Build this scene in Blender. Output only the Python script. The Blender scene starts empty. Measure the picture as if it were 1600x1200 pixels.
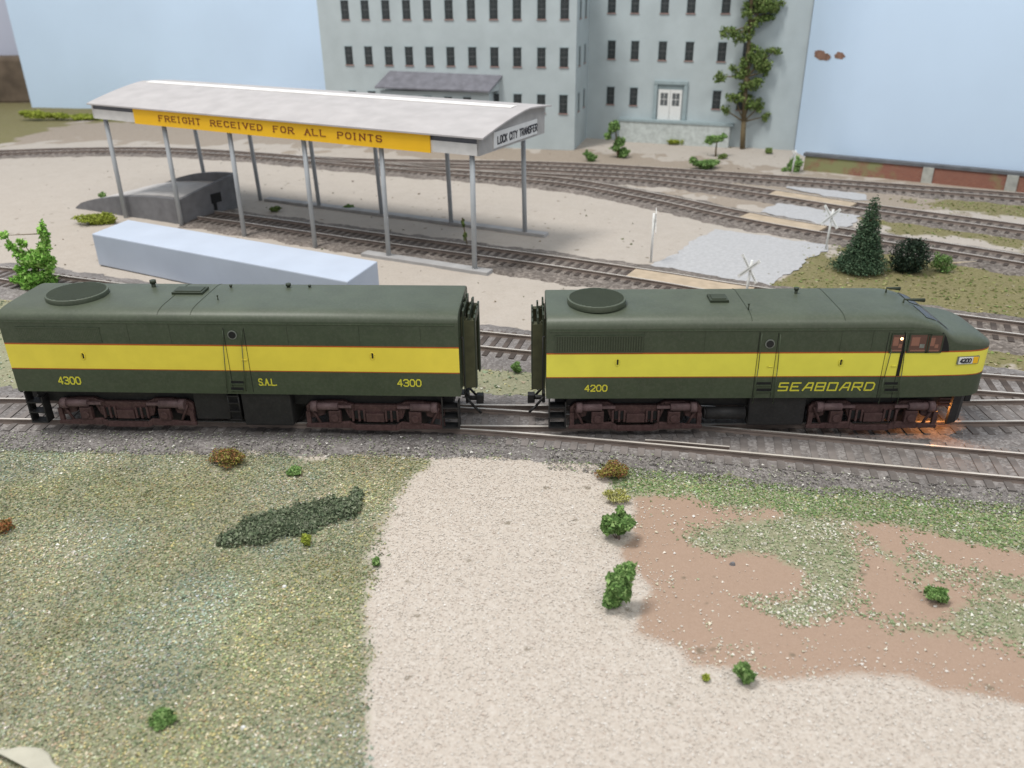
import bpy, math, random
import numpy as np
from mathutils import Matrix, Vector
random.seed(7); rng = np.random.default_rng(7)
S = bpy.context.scene
COL = S.collection
# ------------------------------------------------------------------ camera, world, lamps, exposure (1 unit = 1 cm)
S.unit_settings.scale_length = 0.01
CF, CX, CY, CZ, CP, CYW, CR = 1303.5119, 0.8129, -29.3581, 15.4213, 0.4515, -0.0380, -0.01230
fw = np.array([math.sin(CYW)*math.cos(CP), math.cos(CYW)*math.cos(CP), -math.sin(CP)])
_r = np.array([math.cos(CYW), -math.sin(CYW), 0.0]); _u = np.cross(_r, fw)
rt = math.cos(CR)*_r + math.sin(CR)*_u; up = -math.sin(CR)*_r + math.cos(CR)*_u
CO = np.array([CX, CY, CZ])
cd = bpy.data.cameras.new('camera'); cam = bpy.data.objects.new('camera', cd); COL.objects.link(cam)
cam.matrix_world = Matrix(((rt[0], up[0], -fw[0], CX), (rt[1], up[1], -fw[1], CY), (rt[2], up[2], -fw[2], CZ), (0, 0, 0, 1)))
cd.sensor_width = 36; cd.lens = CF/1600*36; cd.clip_start = 0.5; cd.clip_end = 600
cd.dof.use_dof = True; cd.dof.focus_distance = 32.0; cd.dof.aperture_fstop = 0.22
S.camera = cam
S.view_settings.view_transform = 'Standard'; S.view_settings.look = 'None'
S.view_settings.exposure = 0.07; S.view_settings.gamma = 1.0
wd = bpy.data.worlds.new('World'); S.world = wd; wd.use_nodes = True
wd.node_tree.nodes['Background'].inputs[0].default_value = (0.93, 0.96, 1.0, 1)
wd.node_tree.nodes['Background'].inputs[1].default_value = 0.50
def area(name, loc, target, sx, sy, power, color):
    l = bpy.data.lights.new(name, 'AREA'); l.shape = 'RECTANGLE'; l.size = sx; l.size_y = sy
    l.energy = power; l.color = color
    o = bpy.data.objects.new(name, l); COL.objects.link(o); o.location = loc
    o.rotation_euler = (Vector(target)-Vector(loc)).to_track_quat('-Z', 'Y').to_euler()
    return o
area('ceiling_and_fill_lamp', (-50, 2, 150), (-6, 26, 0), 20, 60, 205000, (1.0, 0.97, 0.92))
area('ceiling_and_fill_lamp', (42, -88, 132), (4, 8, 0), 120, 26, 84000, (1.0, 0.98, 0.94))  # unseen front fill lamp, added to brighten the side faces

def P(px, py, z=-0.4):
    d = fw + rt*(px-800)/CF - up*(py-600)/CF
    return CO + d*(z-CZ)/d[2]
def ray_plane(px, py, q, n):
    d = fw + rt*(px-800)/CF - up*(py-600)/CF
    n = np.asarray(n, float)
    return CO + d*(((np.asarray(q, float)-CO) @ n)/(d @ n))
def W(px, py, z=0.0):
    p = P(px, py, z); return (p[0], p[1])

# ------------------------------------------------------------------ materials
def new_mat(name):
    m = bpy.data.materials.new(name); m.use_nodes = True
    nt = m.node_tree; return m, nt, nt.nodes, nt.links, nt.nodes['Principled BSDF']
def mat(name, col, rough=0.6, var=0.12, scale=3.0, metal=0.0, bump=0.0, bscale=30.0, spec=0.4, dust=0.0, dustcol=(0.4, 0.36, 0.3)):
    m, nt, N, L, b = new_mat(name)
    tc = N.new('ShaderNodeTexCoord')
    nz = N.new('ShaderNodeTexNoise'); nz.inputs['Scale'].default_value = scale; nz.inputs['Detail'].default_value = 6
    L.new(tc.outputs['Object'], nz.inputs['Vector'])
    mr = N.new('ShaderNodeMapRange'); mr.inputs[1].default_value = .3; mr.inputs[2].default_value = .7
    mr.inputs[3].default_value = 1-var; mr.inputs[4].default_value = 1+var
    L.new(nz.outputs[0], mr.inputs[0])
    mx = N.new('ShaderNodeMix'); mx.data_type = 'RGBA'; mx.blend_type = 'MULTIPLY'; mx.inputs[0].default_value = 1
    mx.inputs[6].default_value = (*col, 1); L.new(mr.outputs[0], mx.inputs[7])
    out = mx.outputs[2]
    if dust > 0:
        n2 = N.new('ShaderNodeTexNoise'); n2.inputs['Scale'].default_value = 9; n2.inputs['Detail'].default_value = 8; n2.inputs['Roughness'].default_value = .7
        L.new(tc.outputs['Object'], n2.inputs['Vector'])
        r2 = N.new('ShaderNodeMapRange'); r2.inputs[1].default_value = .45; r2.inputs[2].default_value = .8; r2.inputs[4].default_value = dust
        L.new(n2.outputs[0], r2.inputs[0])
        m2 = N.new('ShaderNodeMix'); m2.data_type = 'RGBA'; m2.inputs[7].default_value = (*dustcol, 1)
        L.new(r2.outputs[0], m2.inputs[0]); L.new(out, m2.inputs[6]); out = m2.outputs[2]
    L.new(out, b.inputs['Base Color'])
    b.inputs['Roughness'].default_value = rough; b.inputs['Metallic'].default_value = metal
    b.inputs['Specular IOR Level'].default_value = spec
    if bump:
        n3 = N.new('ShaderNodeTexNoise'); n3.inputs['Scale'].default_value = bscale; n3.inputs['Detail'].default_value = 4
        L.new(tc.outputs['Object'], n3.inputs['Vector'])
        bp = N.new('ShaderNodeBump'); bp.inputs['Strength'].default_value = bump; bp.inputs['Distance'].default_value = .05
        L.new(n3.outputs[0], bp.inputs['Height']); L.new(bp.outputs[0], b.inputs['Normal'])
    return m
def attr_mat(name, rough=.9, spec=.15, mul=1.0):
    m, nt, N, L, b = new_mat(name)
    a = N.new('ShaderNodeAttribute'); a.attribute_name = 'Col'
    L.new(a.outputs['Color'], b.inputs['Base Color']); b.inputs['Roughness'].default_value = rough
    b.inputs['Specular IOR Level'].default_value = spec
    return m
def glow_mat(name, col, e, base=(0.1, 0.06, 0.05)):
    m, nt, N, L, b = new_mat(name)
    b.inputs['Base Color'].default_value = (*base, 1); b.inputs['Emission Color'].default_value = (*col, 1)
    b.inputs['Emission Strength'].default_value = e; b.inputs['Roughness'].default_value = .2
    return m
M = {}
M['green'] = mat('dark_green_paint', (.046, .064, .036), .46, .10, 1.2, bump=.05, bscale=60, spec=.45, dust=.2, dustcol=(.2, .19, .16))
M['green_roof_lit'] = mat('green_paint_ceiling_sheen', (.066, .082, .054), .48, .12, 1.0, bump=.06, bscale=60, spec=.5, dust=.2, dustcol=(.2, .2, .17))  # body green made lighter: the ceiling reflection is put into the colour
M['green_dark'] = mat('darker_green_paint', (.034, .044, .026), .5, .1, 2)  # plain darker green for grilles, seams, vents and diaphragms
M['yellow'] = mat('yellow_stripe_paint', (.82, .68, .07), .45, .04, 1.5, spec=.4)
M['lemon'] = mat('stripe_yellow_light_tint', (.78, .73, .085), .45, .04, 1.5, spec=.4)  # stripe yellow tinted lemon; the light falloff is put into the colour
M['orange'] = mat('orange_pinstripe_paint', (.42, .10, .015), .5, .1)
M['letter'] = mat('yellow_lettering', (.62, .58, .05), .5, .1, 20)
M['black'] = mat('black_underframe', (.014, .014, .015), .6, .25, 3, dust=.15, dustcol=(.12, .1, .09))
M['bellows'] = mat('olive_bellows', (.06, .062, .03), .7, .2, 3)
M['hole_shade'] = mat('dark_opening_and_shade', (.008, .008, .009), .7)
M['rust'] = mat('red_oxide_truck', (.062, .031, .030), .7, .25, 4, bump=.2, bscale=14, dust=.35, dustcol=(.2, .13, .12))
M['rust_light'] = mat('pale_red_oxide', (.115, .072, .075), .65, .25, 4, dust=.3, dustcol=(.28, .22, .22))
M['steel_wheel'] = mat('wheel_steel', (.05, .045, .045), .5, .2, 4, metal=.4)
M['metal_trim'] = mat('grey_trim', (.2, .22, .2), .4, .2, 8, metal=.3)
M['glass'] = mat('dark_glass', (.02, .022, .024), .25, .1, 2, spec=.3)
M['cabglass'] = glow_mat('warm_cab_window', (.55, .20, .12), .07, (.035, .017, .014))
M['cabseat'] = glow_mat('cab_seat_painted_glow', (.55, .2, .1), .10, (.16, .075, .055))  # glow in the material stands in for lamp light on the seat
M['bulb'] = glow_mat('lit_bulb', (1, .55, .25), 6.0, (.8, .6, .4))
M['white'] = mat('white_paint', (.72, .73, .72), .6, .06, 6)
M['black_ink'] = mat('dark_sign_ink', (.03, .03, .04), .7)
M['red_ink'] = mat('red_brown_sign_ink', (.20, .05, .012), .7, .2, 20)
M['sign_yellow'] = mat('sign_yellow_board', (.88, .50, .012), .6, .05, .6)
M['roofcard'] = mat('pale_grey_roof_card', (.44, .42, .42), .8, .08, .8, bump=.1, bscale=25)
M['ridgewhite'] = mat('white_ridge_strip', (.84, .82, .79), .6, .04)
M['fascia'] = mat('off_white_fascia', (.68, .67, .66), .7, .07, 2)
M['fascia_dark'] = mat('grey_eave_board', (.11, .115, .135), .7, .1, 2)
M['post'] = mat('grey_blue_post', (.38, .405, .43), .5, .08, 1)
M['slab'] = mat('grey_concrete_curb', (.36, .355, .355), .85, .12, 1.2, bump=.15)
M['foam'] = mat('pale_blue_grey_block', (.46, .52, .625), .8, .04, .5, bump=.1, bscale=18)
M['dock'] = mat('dark_grey_ramp', (.17, .17, .18), .85, .15, 1.5, bump=.2, bscale=20)
M['dock_deck'] = mat('grey_ramp_deck', (.50, .48, .465), .9, .12, 1.2, bump=.2, bscale=20)
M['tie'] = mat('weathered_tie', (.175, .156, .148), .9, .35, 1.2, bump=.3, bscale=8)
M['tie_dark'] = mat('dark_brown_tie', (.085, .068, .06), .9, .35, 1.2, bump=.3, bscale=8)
M['railsheen'] = mat('rail_top_sheen', (.54, .505, .46), .4, .15, .6, metal=.0)  # pale non-metal colour stands in for the reflection on rail tops
M['railrust'] = mat('rail_rust_side', (.19, .15, .13), .75, .25, 1)
M['plank'] = mat('tan_crossing_plank', (.46, .37, .27), .85, .15, 1.3, bump=.2, bscale=9)
M['building'] = mat('pale_grey_green_siding', (.435, .495, .515), .85, .07, .45, bump=.1, bscale=12, dust=.3, dustcol=(.35, .40, .405))
M['bstone'] = mat('pale_stone_base', (.47, .51, .50), .9, .18, 2.6, bump=.6, bscale=7)
M['bledge'] = mat('blue_grey_ledge', (.30, .37, .39), .8, .08, 2)
M['pane'] = mat('window_dark_pane', (.022, .028, .03), .35, .3, 5, spec=.4)
M['muntin'] = mat('window_muntin', (.11, .12, .125), .7)
M['sill'] = mat('reddish_sill', (.33, .22, .20), .8, .2, 5)
M['lean_roof'] = mat('slate_lean_roof', (.165, .165, .19), .85, .18, 1.4, bump=.2, bscale=9)
M['backdrop'] = mat('pale_blue_wall_paint', (.575, .725, .91), .8, .04, .09, bump=.05, bscale=8)
M['backdrop_far'] = mat('lilac_blue_wall_paint', (.52, .55, .66), .8, .03, .1)
M['paintchip'] = mat('brown_exposed_board', (.26, .15, .11), .9, .3, 1.5)
M['embank'] = mat('brown_green_embankment', (.15, .115, .085), .95, .35, .35, bump=.4, bscale=5)
M['trunk'] = mat('brown_trunk', (.13, .10, .055), .9, .3, 4)
M['trunk_grey'] = mat('grey_brown_trunk', (.2, .155, .14), .9, .2, 4)
M['foliage'] = attr_mat('leaf_foam')
M['grain'] = attr_mat('ground_grain', .95, .1)
M['plaster'] = mat('pale_plaster', (.47, .45, .37), .9, .15, 1.2, bump=.35, bscale=10)
M['stick'] = mat('pale_stick', (.5, .42, .3), .8)
M['capgrey'] = mat('blue_grey_wall_cap', (.12, .13, .145), .85, .25, 1.2, dust=.3, dustcol=(.24, .2, .17))
M['pilaster'] = mat('pale_grey_pilaster', (.40, .41, .38), .85, .2, 2)
M['faded'] = mat('faded_grey_lettering', (.38, .40, .40), .8, .3, 12)
M['road'] = mat('pale_crushed_road', (.44, .44, .45), .95, .10, 5, bump=.2, bscale=60, dust=.3, dustcol=(.36, .35, .34))
M['lotsign'] = mat('sign_white_card', (.66, .67, .68), .7, .05)

# brick wall material
def brick_mat():
    m, nt, N, L, b = new_mat('weathered_brick')
    tc = N.new('ShaderNodeTexCoord'); mp = N.new('ShaderNodeMapping'); mp.inputs['Rotation'].default_value = (math.radians(90), 0, 0)
    L.new(tc.outputs['Object'], mp.inputs[0])
    br = N.new('ShaderNodeTexBrick'); br.inputs['Scale'].default_value = 4.0
    br.inputs['Color1'].default_value = (.22, .085, .062, 1); br.inputs['Color2'].default_value = (.29, .125, .085, 1); br.inputs['Mortar'].default_value = (.32, .24, .2, 1)
    br.inputs['Mortar Size'].default_value = .012
    L.new(mp.outputs[0], br.inputs[0])
    nz = N.new('ShaderNodeTexNoise'); nz.inputs['Scale'].default_value = .55; nz.inputs['Detail'].default_value = 7; nz.inputs['Roughness'].default_value = .65
    L.new(tc.outputs['Object'], nz.inputs[0])
    sx = N.new('ShaderNodeSeparateXYZ'); L.new(tc.outputs['Object'], sx.inputs[0])
    gx = N.new('ShaderNodeMapRange'); gx.inputs[1].default_value = 0; gx.inputs[2].default_value = 11; gx.inputs[3].default_value = .16; gx.inputs[4].default_value = -.06
    L.new(sx.outputs[0], gx.inputs[0])
    ad = N.new('ShaderNodeMath'); L.new(nz.outputs[0], ad.inputs[0]); L.new(gx.outputs[0], ad.inputs[1])
    r = N.new('ShaderNodeMapRange'); r.inputs[1].default_value = .5; r.inputs[2].default_value = .66; L.new(ad.outputs[0], r.inputs[0])
    mx = N.new('ShaderNodeMix'); mx.data_type = 'RGBA'; mx.inputs[7].default_value = (.24, .25, .12, 1)
    L.new(r.outputs[0], mx.inputs[0]); L.new(br.outputs[0], mx.inputs[6]); L.new(mx.outputs[2], b.inputs['Base Color'])
    b.inputs['Roughness'].default_value = .95
    return m
M['brick'] = brick_mat()

# ------------------------------------------------------------------ mesh helpers
class MB:
    def __init__(s): s.v = []; s.f = []; s.m = []; s.s = []
    def quad(s, pts, mi=0, smooth=False):
        i = len(s.v); s.v += [tuple(map(float, p)) for p in pts]; s.f.append(tuple(range(i, i+len(pts)))); s.m.append(mi); s.s.append(smooth)
    def box(s, x0, x1, y0, y1, z0, z1, mi=0):
        s.hexa([(x0, y0, z0), (x1, y0, z0), (x1, y1, z0), (x0, y1, z0)], [(x0, y0, z1), (x1, y0, z1), (x1, y1, z1), (x0, y1, z1)], mi)
    def hexa(s, lo, hi, mi=0):
        i = len(s.v); n = len(lo); s.v += [tuple(map(float, p)) for p in lo] + [tuple(map(float, p)) for p in hi]
        F = [tuple(i+k for k in reversed(range(n))), tuple(i+n+k for k in range(n))] + [(i+k, i+(k+1) % n, i+n+(k+1) % n, i+n+k) for k in range(n)]
        s.f += F; s.m += [mi]*len(F); s.s += [False]*len(F)
    def prism_y(s, poly, y0, y1, mi=0):      # poly in x,z
        s.hexa([(x, y0, z) for x, z in poly][::-1], [(x, y1, z) for x, z in poly][::-1], mi)
    def tube(s, a, b, r, n=8, mi=0, r2=None):
        a = np.array(a, float); b = np.array(b, float); d = b-a; L = np.linalg.norm(d); d /= L
        t = np.array([0, 0, 1.]) if abs(d[2]) < .9 else np.array([1., 0, 0]); u = np.cross(d, t); u /= np.linalg.norm(u); w = np.cross(d, u)
        r2 = r if r2 is None else r2; i = len(s.v)
        for q, rr in ((a, r), (b, r2)):
            for k in range(n):
                an = 2*math.pi*k/n; s.v.append(tuple(q+rr*(u*math.cos(an)+w*math.sin(an))))
        for k in range(n): s.f.append((i+k, i+(k+1) % n, i+n+(k+1) % n, i+n+k)); s.m.append(mi); s.s.append(True)
        s.f.append(tuple(i+k for k in reversed(range(n)))); s.f.append(tuple(i+n+k for k in range(n))); s.m += [mi]*2; s.s += [False]*2
    def path(s, pts, r, n=6, mi=0):
        for a, b in zip(pts[:-1], pts[1:]): s.tube(a, b, r, n, mi)
    def build(s, name, mats, parent=None, bevel=0, loc=None):
        me = bpy.data.meshes.new(name); me.from_pydata(s.v, [], s.f)
        for k in (mats if isinstance(mats, (list, tuple)) else [mats]): me.materials.append(M[k])
        me.polygons.foreach_set('material_index', s.m); me.polygons.foreach_set('use_smooth', s.s); me.update()
        o = bpy.data.objects.new(name, me); COL.objects.link(o)
        if parent is not None: o.parent = parent
        if loc is not None: o.location = loc
        if bevel:
            b = o.modifiers.new('bevel', 'BEVEL'); b.width = bevel; b.segments = 2; b.limit_method = 'ANGLE'
        return o
def tag(o, label=None, cat=None, group=None, kind=None):
    if label: o['label'] = label
    if cat: o['category'] = cat
    if group: o['group'] = group
    if kind: o['kind'] = kind
    return o
def thing(name, label, cat, loc=(0, 0, 0), rz=0, group=None):
    o = bpy.data.objects.new(name, None); COL.objects.link(o); o.empty_display_size = .5
    o.location = loc; o.rotation_euler = (0, 0, rz); return tag(o, label, cat, group)
def copy_obj(o, parent=None):
    c = o.copy(); COL.objects.link(c)
    if parent is not None: c.parent = parent
    return c
def copy_tree(o, parent=None):
    c = copy_obj(o, parent)
    for ch in list(o.children): copy_tree(ch, c)
    return c

# numpy value noise
_perm = rng.random((256, 256))
def vnoise(x, y):
    xi = np.floor(x).astype(int); yi = np.floor(y).astype(int); fx = x-xi; fy = y-yi
    fx = fx*fx*(3-2*fx); fy = fy*fy*(3-2*fy); g = lambda a, b: _perm[a % 256, b % 256]
    return (g(xi, yi)*(1-fx)+g(xi+1, yi)*fx)*(1-fy)+(g(xi, yi+1)*(1-fx)+g(xi+1, yi+1)*fx)*fy
def fbm(x, y, sc, oct=4):
    t = 0; a = .5; n = 0
    for k in range(oct): t = t+a*vnoise(x*sc+17.3*k, y*sc+9.1*k); n += a; a *= .55; sc *= 2.1
    return t/n

# many small random solids in one mesh, colour per point
TET = (np.array([[1, 1, 1], [1, -1, -1], [-1, 1, -1], [-1, -1, 1]])*.6, [(0, 1, 2), (0, 3, 1), (0, 2, 3), (1, 3, 2)])
LEAF = (np.array([[-1, 0, 0], [0, -.55, .15], [1, 0, 0], [0, .55, .15]])*.8, [(0, 1, 2, 3)])
def scatter(name, pts, size, cols, material, shape=TET, parent=None, flat=1.0):
    pts = np.asarray(pts, float); n = len(pts); bv, bf = shape; k = len(bv)
    q = rng.normal(size=(n, 4)); q /= np.linalg.norm(q, axis=1)[:, None]; w, x, y, z = q.T
    Rm = np.stack([np.stack([1-2*(y*y+z*z), 2*(x*y-z*w), 2*(x*z+y*w)], -1), np.stack([2*(x*y+z*w), 1-2*(x*x+z*z), 2*(y*z-x*w)], -1), np.stack([2*(x*z-y*w), 2*(y*z+x*w), 1-2*(x*x+y*y)], -1)], 1)
    bb = bv[None]*(1+.35*rng.normal(size=(n, k, 1)))*np.asarray(size).reshape(-1, 1, 1)
    v = np.einsum('nij,nkj->nki', Rm, bb); v[:, :, 2] *= flat; v += pts[:, None, :]
    fl = len(bf[0]); F = (np.array(bf)[None]+(np.arange(n)*k)[:, None, None]).reshape(-1, fl)
    me = bpy.data.meshes.new(name); me.vertices.add(n*k); me.vertices.foreach_set('co', v.reshape(-1))
    me.loops.add(F.size); me.loops.foreach_set('vertex_index', F.reshape(-1).astype(np.int32)); me.polygons.add(len(F))
    me.polygons.foreach_set('loop_start', np.arange(0, F.size, fl, dtype=np.int32)); me.update(calc_edges=True); me.polygons.foreach_set('use_smooth', np.zeros(len(F), bool))
    a = me.attributes.new('Col', 'FLOAT_COLOR', 'POINT'); c4 = np.ones((n, k, 4)); c4[:, :, :3] = np.asarray(cols)[:, None, :]
    a.data.foreach_set('color', c4.reshape(-1)); me.materials.append(M[material])
    o = bpy.data.objects.new(name, me); COL.objects.link(o)
    if parent is not None: o.parent = parent
    return o
def palette(n, cols, jit=.18, weights=None):
    c = np.array(cols)[rng.choice(len(cols), n, p=weights)]
    return np.clip(c*(1+jit*rng.normal(size=(n, 1))), 0.002, .9)
def blob_points(blobs, n, shell=.45):
    vol = np.array([b[3]*b[4]*b[5] for b in blobs]); out = []
    for b, k in zip(blobs, rng.multinomial(n, vol/vol.sum())):
        d = rng.normal(size=(k, 3)); d /= np.linalg.norm(d, axis=1)[:, None]
        r = (1-shell*rng.random(k)**1.3)*(1+.10*rng.normal(size=k))
        out.append(np.array(b[:3])+d*r[:, None]*np.array(b[3:6]))
    return np.concatenate(out)

# ------------------------------------------------------------------ stroke lettering
G = {'A': [[(0, 0), (.5, 1), (1, 0)], [(.2, .38), (.8, .38)]], 'B': [[(0, 0), (0, 1), (.7, 1), (.9, .85), (.9, .65), (.7, .52), (0, .52)], [(.7, .52), (.95, .38), (.95, .15), (.75, 0), (0, 0)]],
     'C': [[(1, .8), (.8, 1), (.25, 1), (0, .75), (0, .25), (.25, 0), (.8, 0), (1, .2)]], 'D': [[(0, 0), (0, 1), (.65, 1), (1, .7), (1, .3), (.65, 0), (0, 0)]],
     'E': [[(1, 1), (0, 1), (0, 0), (1, 0)], [(0, .52), (.75, .52)]], 'F': [[(1, 1), (0, 1), (0, 0)], [(0, .52), (.75, .52)]],
     'G': [[(1, .8), (.8, 1), (.25, 1), (0, .75), (0, .25), (.25, 0), (.8, 0), (1, .2), (1, .45), (.6, .45)]], 'H': [[(0, 0), (0, 1)], [(1, 0), (1, 1)], [(0, .5), (1, .5)]],
     'I': [[(.5, 0), (.5, 1)]], 'K': [[(0, 0), (0, 1)], [(1, 1), (0, .42)], [(.3, .6), (1, 0)]], 'L': [[(0, 1), (0, 0), (1, 0)]], 'N': [[(0, 0), (0, 1), (1, 0), (1, 1)]],
     'O': [[(.25, 0), (0, .25), (0, .75), (.25, 1), (.75, 1), (1, .75), (1, .25), (.75, 0), (.25, 0)]], 'P': [[(0, 0), (0, 1), (.75, 1), (1, .85), (1, .62), (.75, .47), (0, .47)]],
     'R': [[(0, 0), (0, 1), (.75, 1), (1, .85), (1, .62), (.75, .47), (0, .47)], [(.5, .47), (1, 0)]], 'S': [[(1, .82), (.8, 1), (.2, 1), (0, .82), (0, .66), (.2, .53), (.8, .47), (1, .33), (1, .17), (.8, 0), (.2, 0), (0, .18)]],
     'T': [[(0, 1), (1, 1)], [(.5, 0), (.5, 1)]], 'V': [[(0, 1), (.5, 0), (1, 1)]], 'Y': [[(0, 1), (.5, .5), (1, 1)], [(.5, .5), (.5, 0)]],
     '0': [[(.25, 0), (0, .25), (0, .75), (.25, 1), (.75, 1), (1, .75), (1, .25), (.75, 0), (.25, 0)]], '2': [[(0, .8), (.2, 1), (.8, 1), (1, .8), (1, .62), (0, 0), (1, 0)]],
     '3': [[(0, .85), (.2, 1), (.8, 1), (1, .85), (1, .65), (.75, .52), (.4, .52)], [(.75, .52), (1, .38), (1, .15), (.8, 0), (.2, 0), (0, .15)]], '4': [[(.75, 0), (.75, 1), (0, .3), (1, .3)]], '.': [[(.1, 0), (.1, .08)]]}
SQ = {'S': [[(1, 1), (0, 1), (0, .5), (1, .5), (1, 0), (0, 0)]], 'E': G['E'], 'A': [[(0, 0), (.45, 1), (1, 1), (1, 0)], [(.2, .38), (1, .38)]], 'B': [[(0, 0), (0, 1), (1, 1), (1, 0), (0, 0)], [(0, .5), (1, .5)]],
      'O': [[(0, 0), (0, 1), (1, 1), (1, 0), (0, 0)]], 'R': [[(0, 0), (0, 1), (1, 1), (1, .45), (0, .45)], [(.5, .45), (1, 0)]], 'D': [[(0, 0), (0, 1), (.8, 1), (1, .8), (1, .2), (.8, 0), (0, 0)]]}
def lettering(text, width, height, mapper, name, material, parent, stroke=.14, gap=.35, serif=False, slant=0, cw=.62, glyphs=None, thick=.012):
    """strokes as thin raised bars; mapper(u, v, w) -> xyz, u along the line, v up, w out of the surface"""
    gl = dict(G); gl.update(glyphs or {})
    adv = [(.55 if c == 'I' and serif else .2 if c in 'I.' else .7 if c == ' ' else 1)*1.0 for c in text]
    adv = [a*(1.9 if serif and c == ' ' else 1) for a, c in zip(adv, text)]
    tot = sum(a+gap for a in adv)-gap; k = width/tot; x = 0; mb = MB(); t = stroke*height/2; lay = 0; words = []
    for c, a in zip(text, adv):
        if c == ' ': words.append(mb); mb = MB()
        else:
            for st in gl[c]:
                for i in range(len(st)-1):
                    (u0, v0), (u1, v1) = st[i], st[i+1]
                    if c in 'I.': u0 = u1 = a/2
                    A = np.array([(x+u0*a)*k+slant*v0*height, v0*height]); B = np.array([(x+u1*a)*k+slant*v1*height, v1*height])
                    d = B-A; ln = np.linalg.norm(d); d /= ln; n = np.array([-d[1], d[0]])*(t if abs(d[1]) > .5 or not serif else t*.7)
                    A = A-d*t*.6; B = B+d*t*.6; lay = (lay+1) % 5; w1 = thick*(1+.08*lay)
                    q = [A+n, A-n, B-n, B+n]
                    mb.hexa([mapper(p[0], p[1], .002) for p in q], [mapper(p[0], p[1], w1) for p in q])
                    if serif:
                        for E in ((A, st[i] is st[0]), (B, i == len(st)-2)):
                            if E[1] and abs(d[1]) > .45 and c not in 'CGSO':
                                h = t*.6; wv = t*2.3; cx, cy = E[0]
                                q2 = [(cx-wv, cy-h), (cx+wv, cy-h), (cx+wv, cy+h), (cx-wv, cy+h)]
                                mb.hexa([mapper(p[0], p[1], .002) for p in q2], [mapper(p[0], p[1], thick*1.6) for p in q2])
        x += a+gap
    words.append(mb); return [w_.build(name, material, parent) for w_ in words]

# ------------------------------------------------------------------ ground zones (polygons on the layout, in cm)
def pxpoly(pts, z=-.4): return np.array([W(a, b, z) for a, b in pts])
def sdist(poly, x, y):                      # positive inside
    d = np.full(x.shape, 1e9); ins = np.zeros(x.shape, bool); n = len(poly)
    for i in range(n):
        x0, y0 = poly[i]; x1, y1 = poly[(i+1) % n]; ex, ey = x1-x0, y1-y0
        t = np.clip(((x-x0)*ex+(y-y0)*ey)/(ex*ex+ey*ey+1e-12), 0, 1)
        d = np.minimum(d, np.hypot(x-x0-t*ex, y-y0-t*ey))
        c = ((y0 > y) != (y1 > y)) & (x < (x1-x0)*(y-y0)/(y1-y0+1e-12)+x0); ins ^= c
    return np.where(ins, d, -d)
Z = {}
Z['grass'] = [pxpoly(p) for p in (
    [(-350, 690), (330, 703), (600, 712), (690, 716), (625, 775), (592, 840), (570, 930), (556, 1050), (566, 1300), (-350, 1300)],
    [(690, 700), (930, 728), (965, 770), (1180, 792), (1400, 824), (1800, 890), (1800, 775), (1300, 722), (1000, 702)],
    [(-300, 455), (0, 450), (60, 470), (260, 500), (700, 560), (860, 580), (1550, 600), (1900, 605), (1900, 630), (0, 632), (-300, 630)])]
def q8(p): return [(800+a/2, 672+b/2) for a, b in p]
Z['patch'] = [pxpoly(q8(p)) for p in (
    [(530, 330), (680, 285), (860, 255), (1060, 265), (1090, 340), (1120, 430), (1080, 560), (960, 610), (850, 600), (765, 545), (880, 520), (900, 450), (800, 400), (640, 410), (540, 370)],
    [(1060, 300), (1150, 345), (1310, 455), (1330, 515), (1240, 475), (1120, 390)], [(1210, 345), (1290, 375), (1390, 460), (1330, 475), (1260, 405)],
    [(1110, 565), (1220, 585), (1330, 600), (1430, 560), (1560, 530), (1700, 560), (1700, 760), (1520, 650), (1400, 640), (1300, 665), (1180, 635)], [(1430, 430), (1700, 480), (1700, 530), (1480, 515)], [(640, 205), (860, 225), (760, 275), (660, 250)])]
Z['fleck'] = [pxpoly(q8(p)) for p in ([(765, 540), (860, 530), (1000, 560), (1000, 610), (900, 600), (800, 565)], [(890, 470), (960, 460), (1060, 510), (1040, 540), (900, 530)], [(860, 300), (1060, 270), (1090, 330), (960, 340)], [(1090, 350), (1160, 380), (1150, 400), (1090, 370)], [(640, 660), (760, 690), (770, 740), (640, 740)])]
Z['earth'] = [pxpoly(q8([(390, 180), (640, 200), (860, 220), (1090, 262), (1230, 278), (1450, 300), (1800, 400), (1800, 900), (1600, 866), (1450, 818), (1330, 800), (1240, 772), (1120, 768), (960, 778), (780, 774), (680, 747), (560, 737), (520, 682), (385, 635), (390, 600), (400, 540), (440, 500), (400, 470), (330, 412), (316, 370), (375, 330)]))]
Z['olive'] = [pxpoly(p) for p in (
    [(1190, 455), (1225, 432), (1300, 392), (1340, 372), (1700, 425), (1800, 530), (1460, 500), (1200, 470)],
    [(1335, 338), (1360, 330), (1750, 372), (1750, 402), (1400, 362)], [(1420, 312), (1500, 310), (1750, 330), (1750, 350), (1450, 328)],
    [(1440, 500), (1800, 535), (1800, 590), (1500, 570)],
    [(-300, 150), (60, 160), (200, 170), (340, 186), (330, 194), (240, 192), (120, 190), (60, 206), (0, 228), (-300, 265)])]
Z['brown'] = [pxpoly(p) for p in (      # greyer, darker sand behind the back track and between the yard tracks
    [(-400, 200), (0, 205), (60, 192), (200, 182), (420, 190), (800, 225), (1250, 270), (1700, 300), (1700, 325), (1340, 345), (1160, 330), (870, 262), (430, 228), (100, 222), (-400, 240)],
    [(1180, 325), (1230, 290), (1420, 300), (1400, 330), (1340, 345)])]
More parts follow.
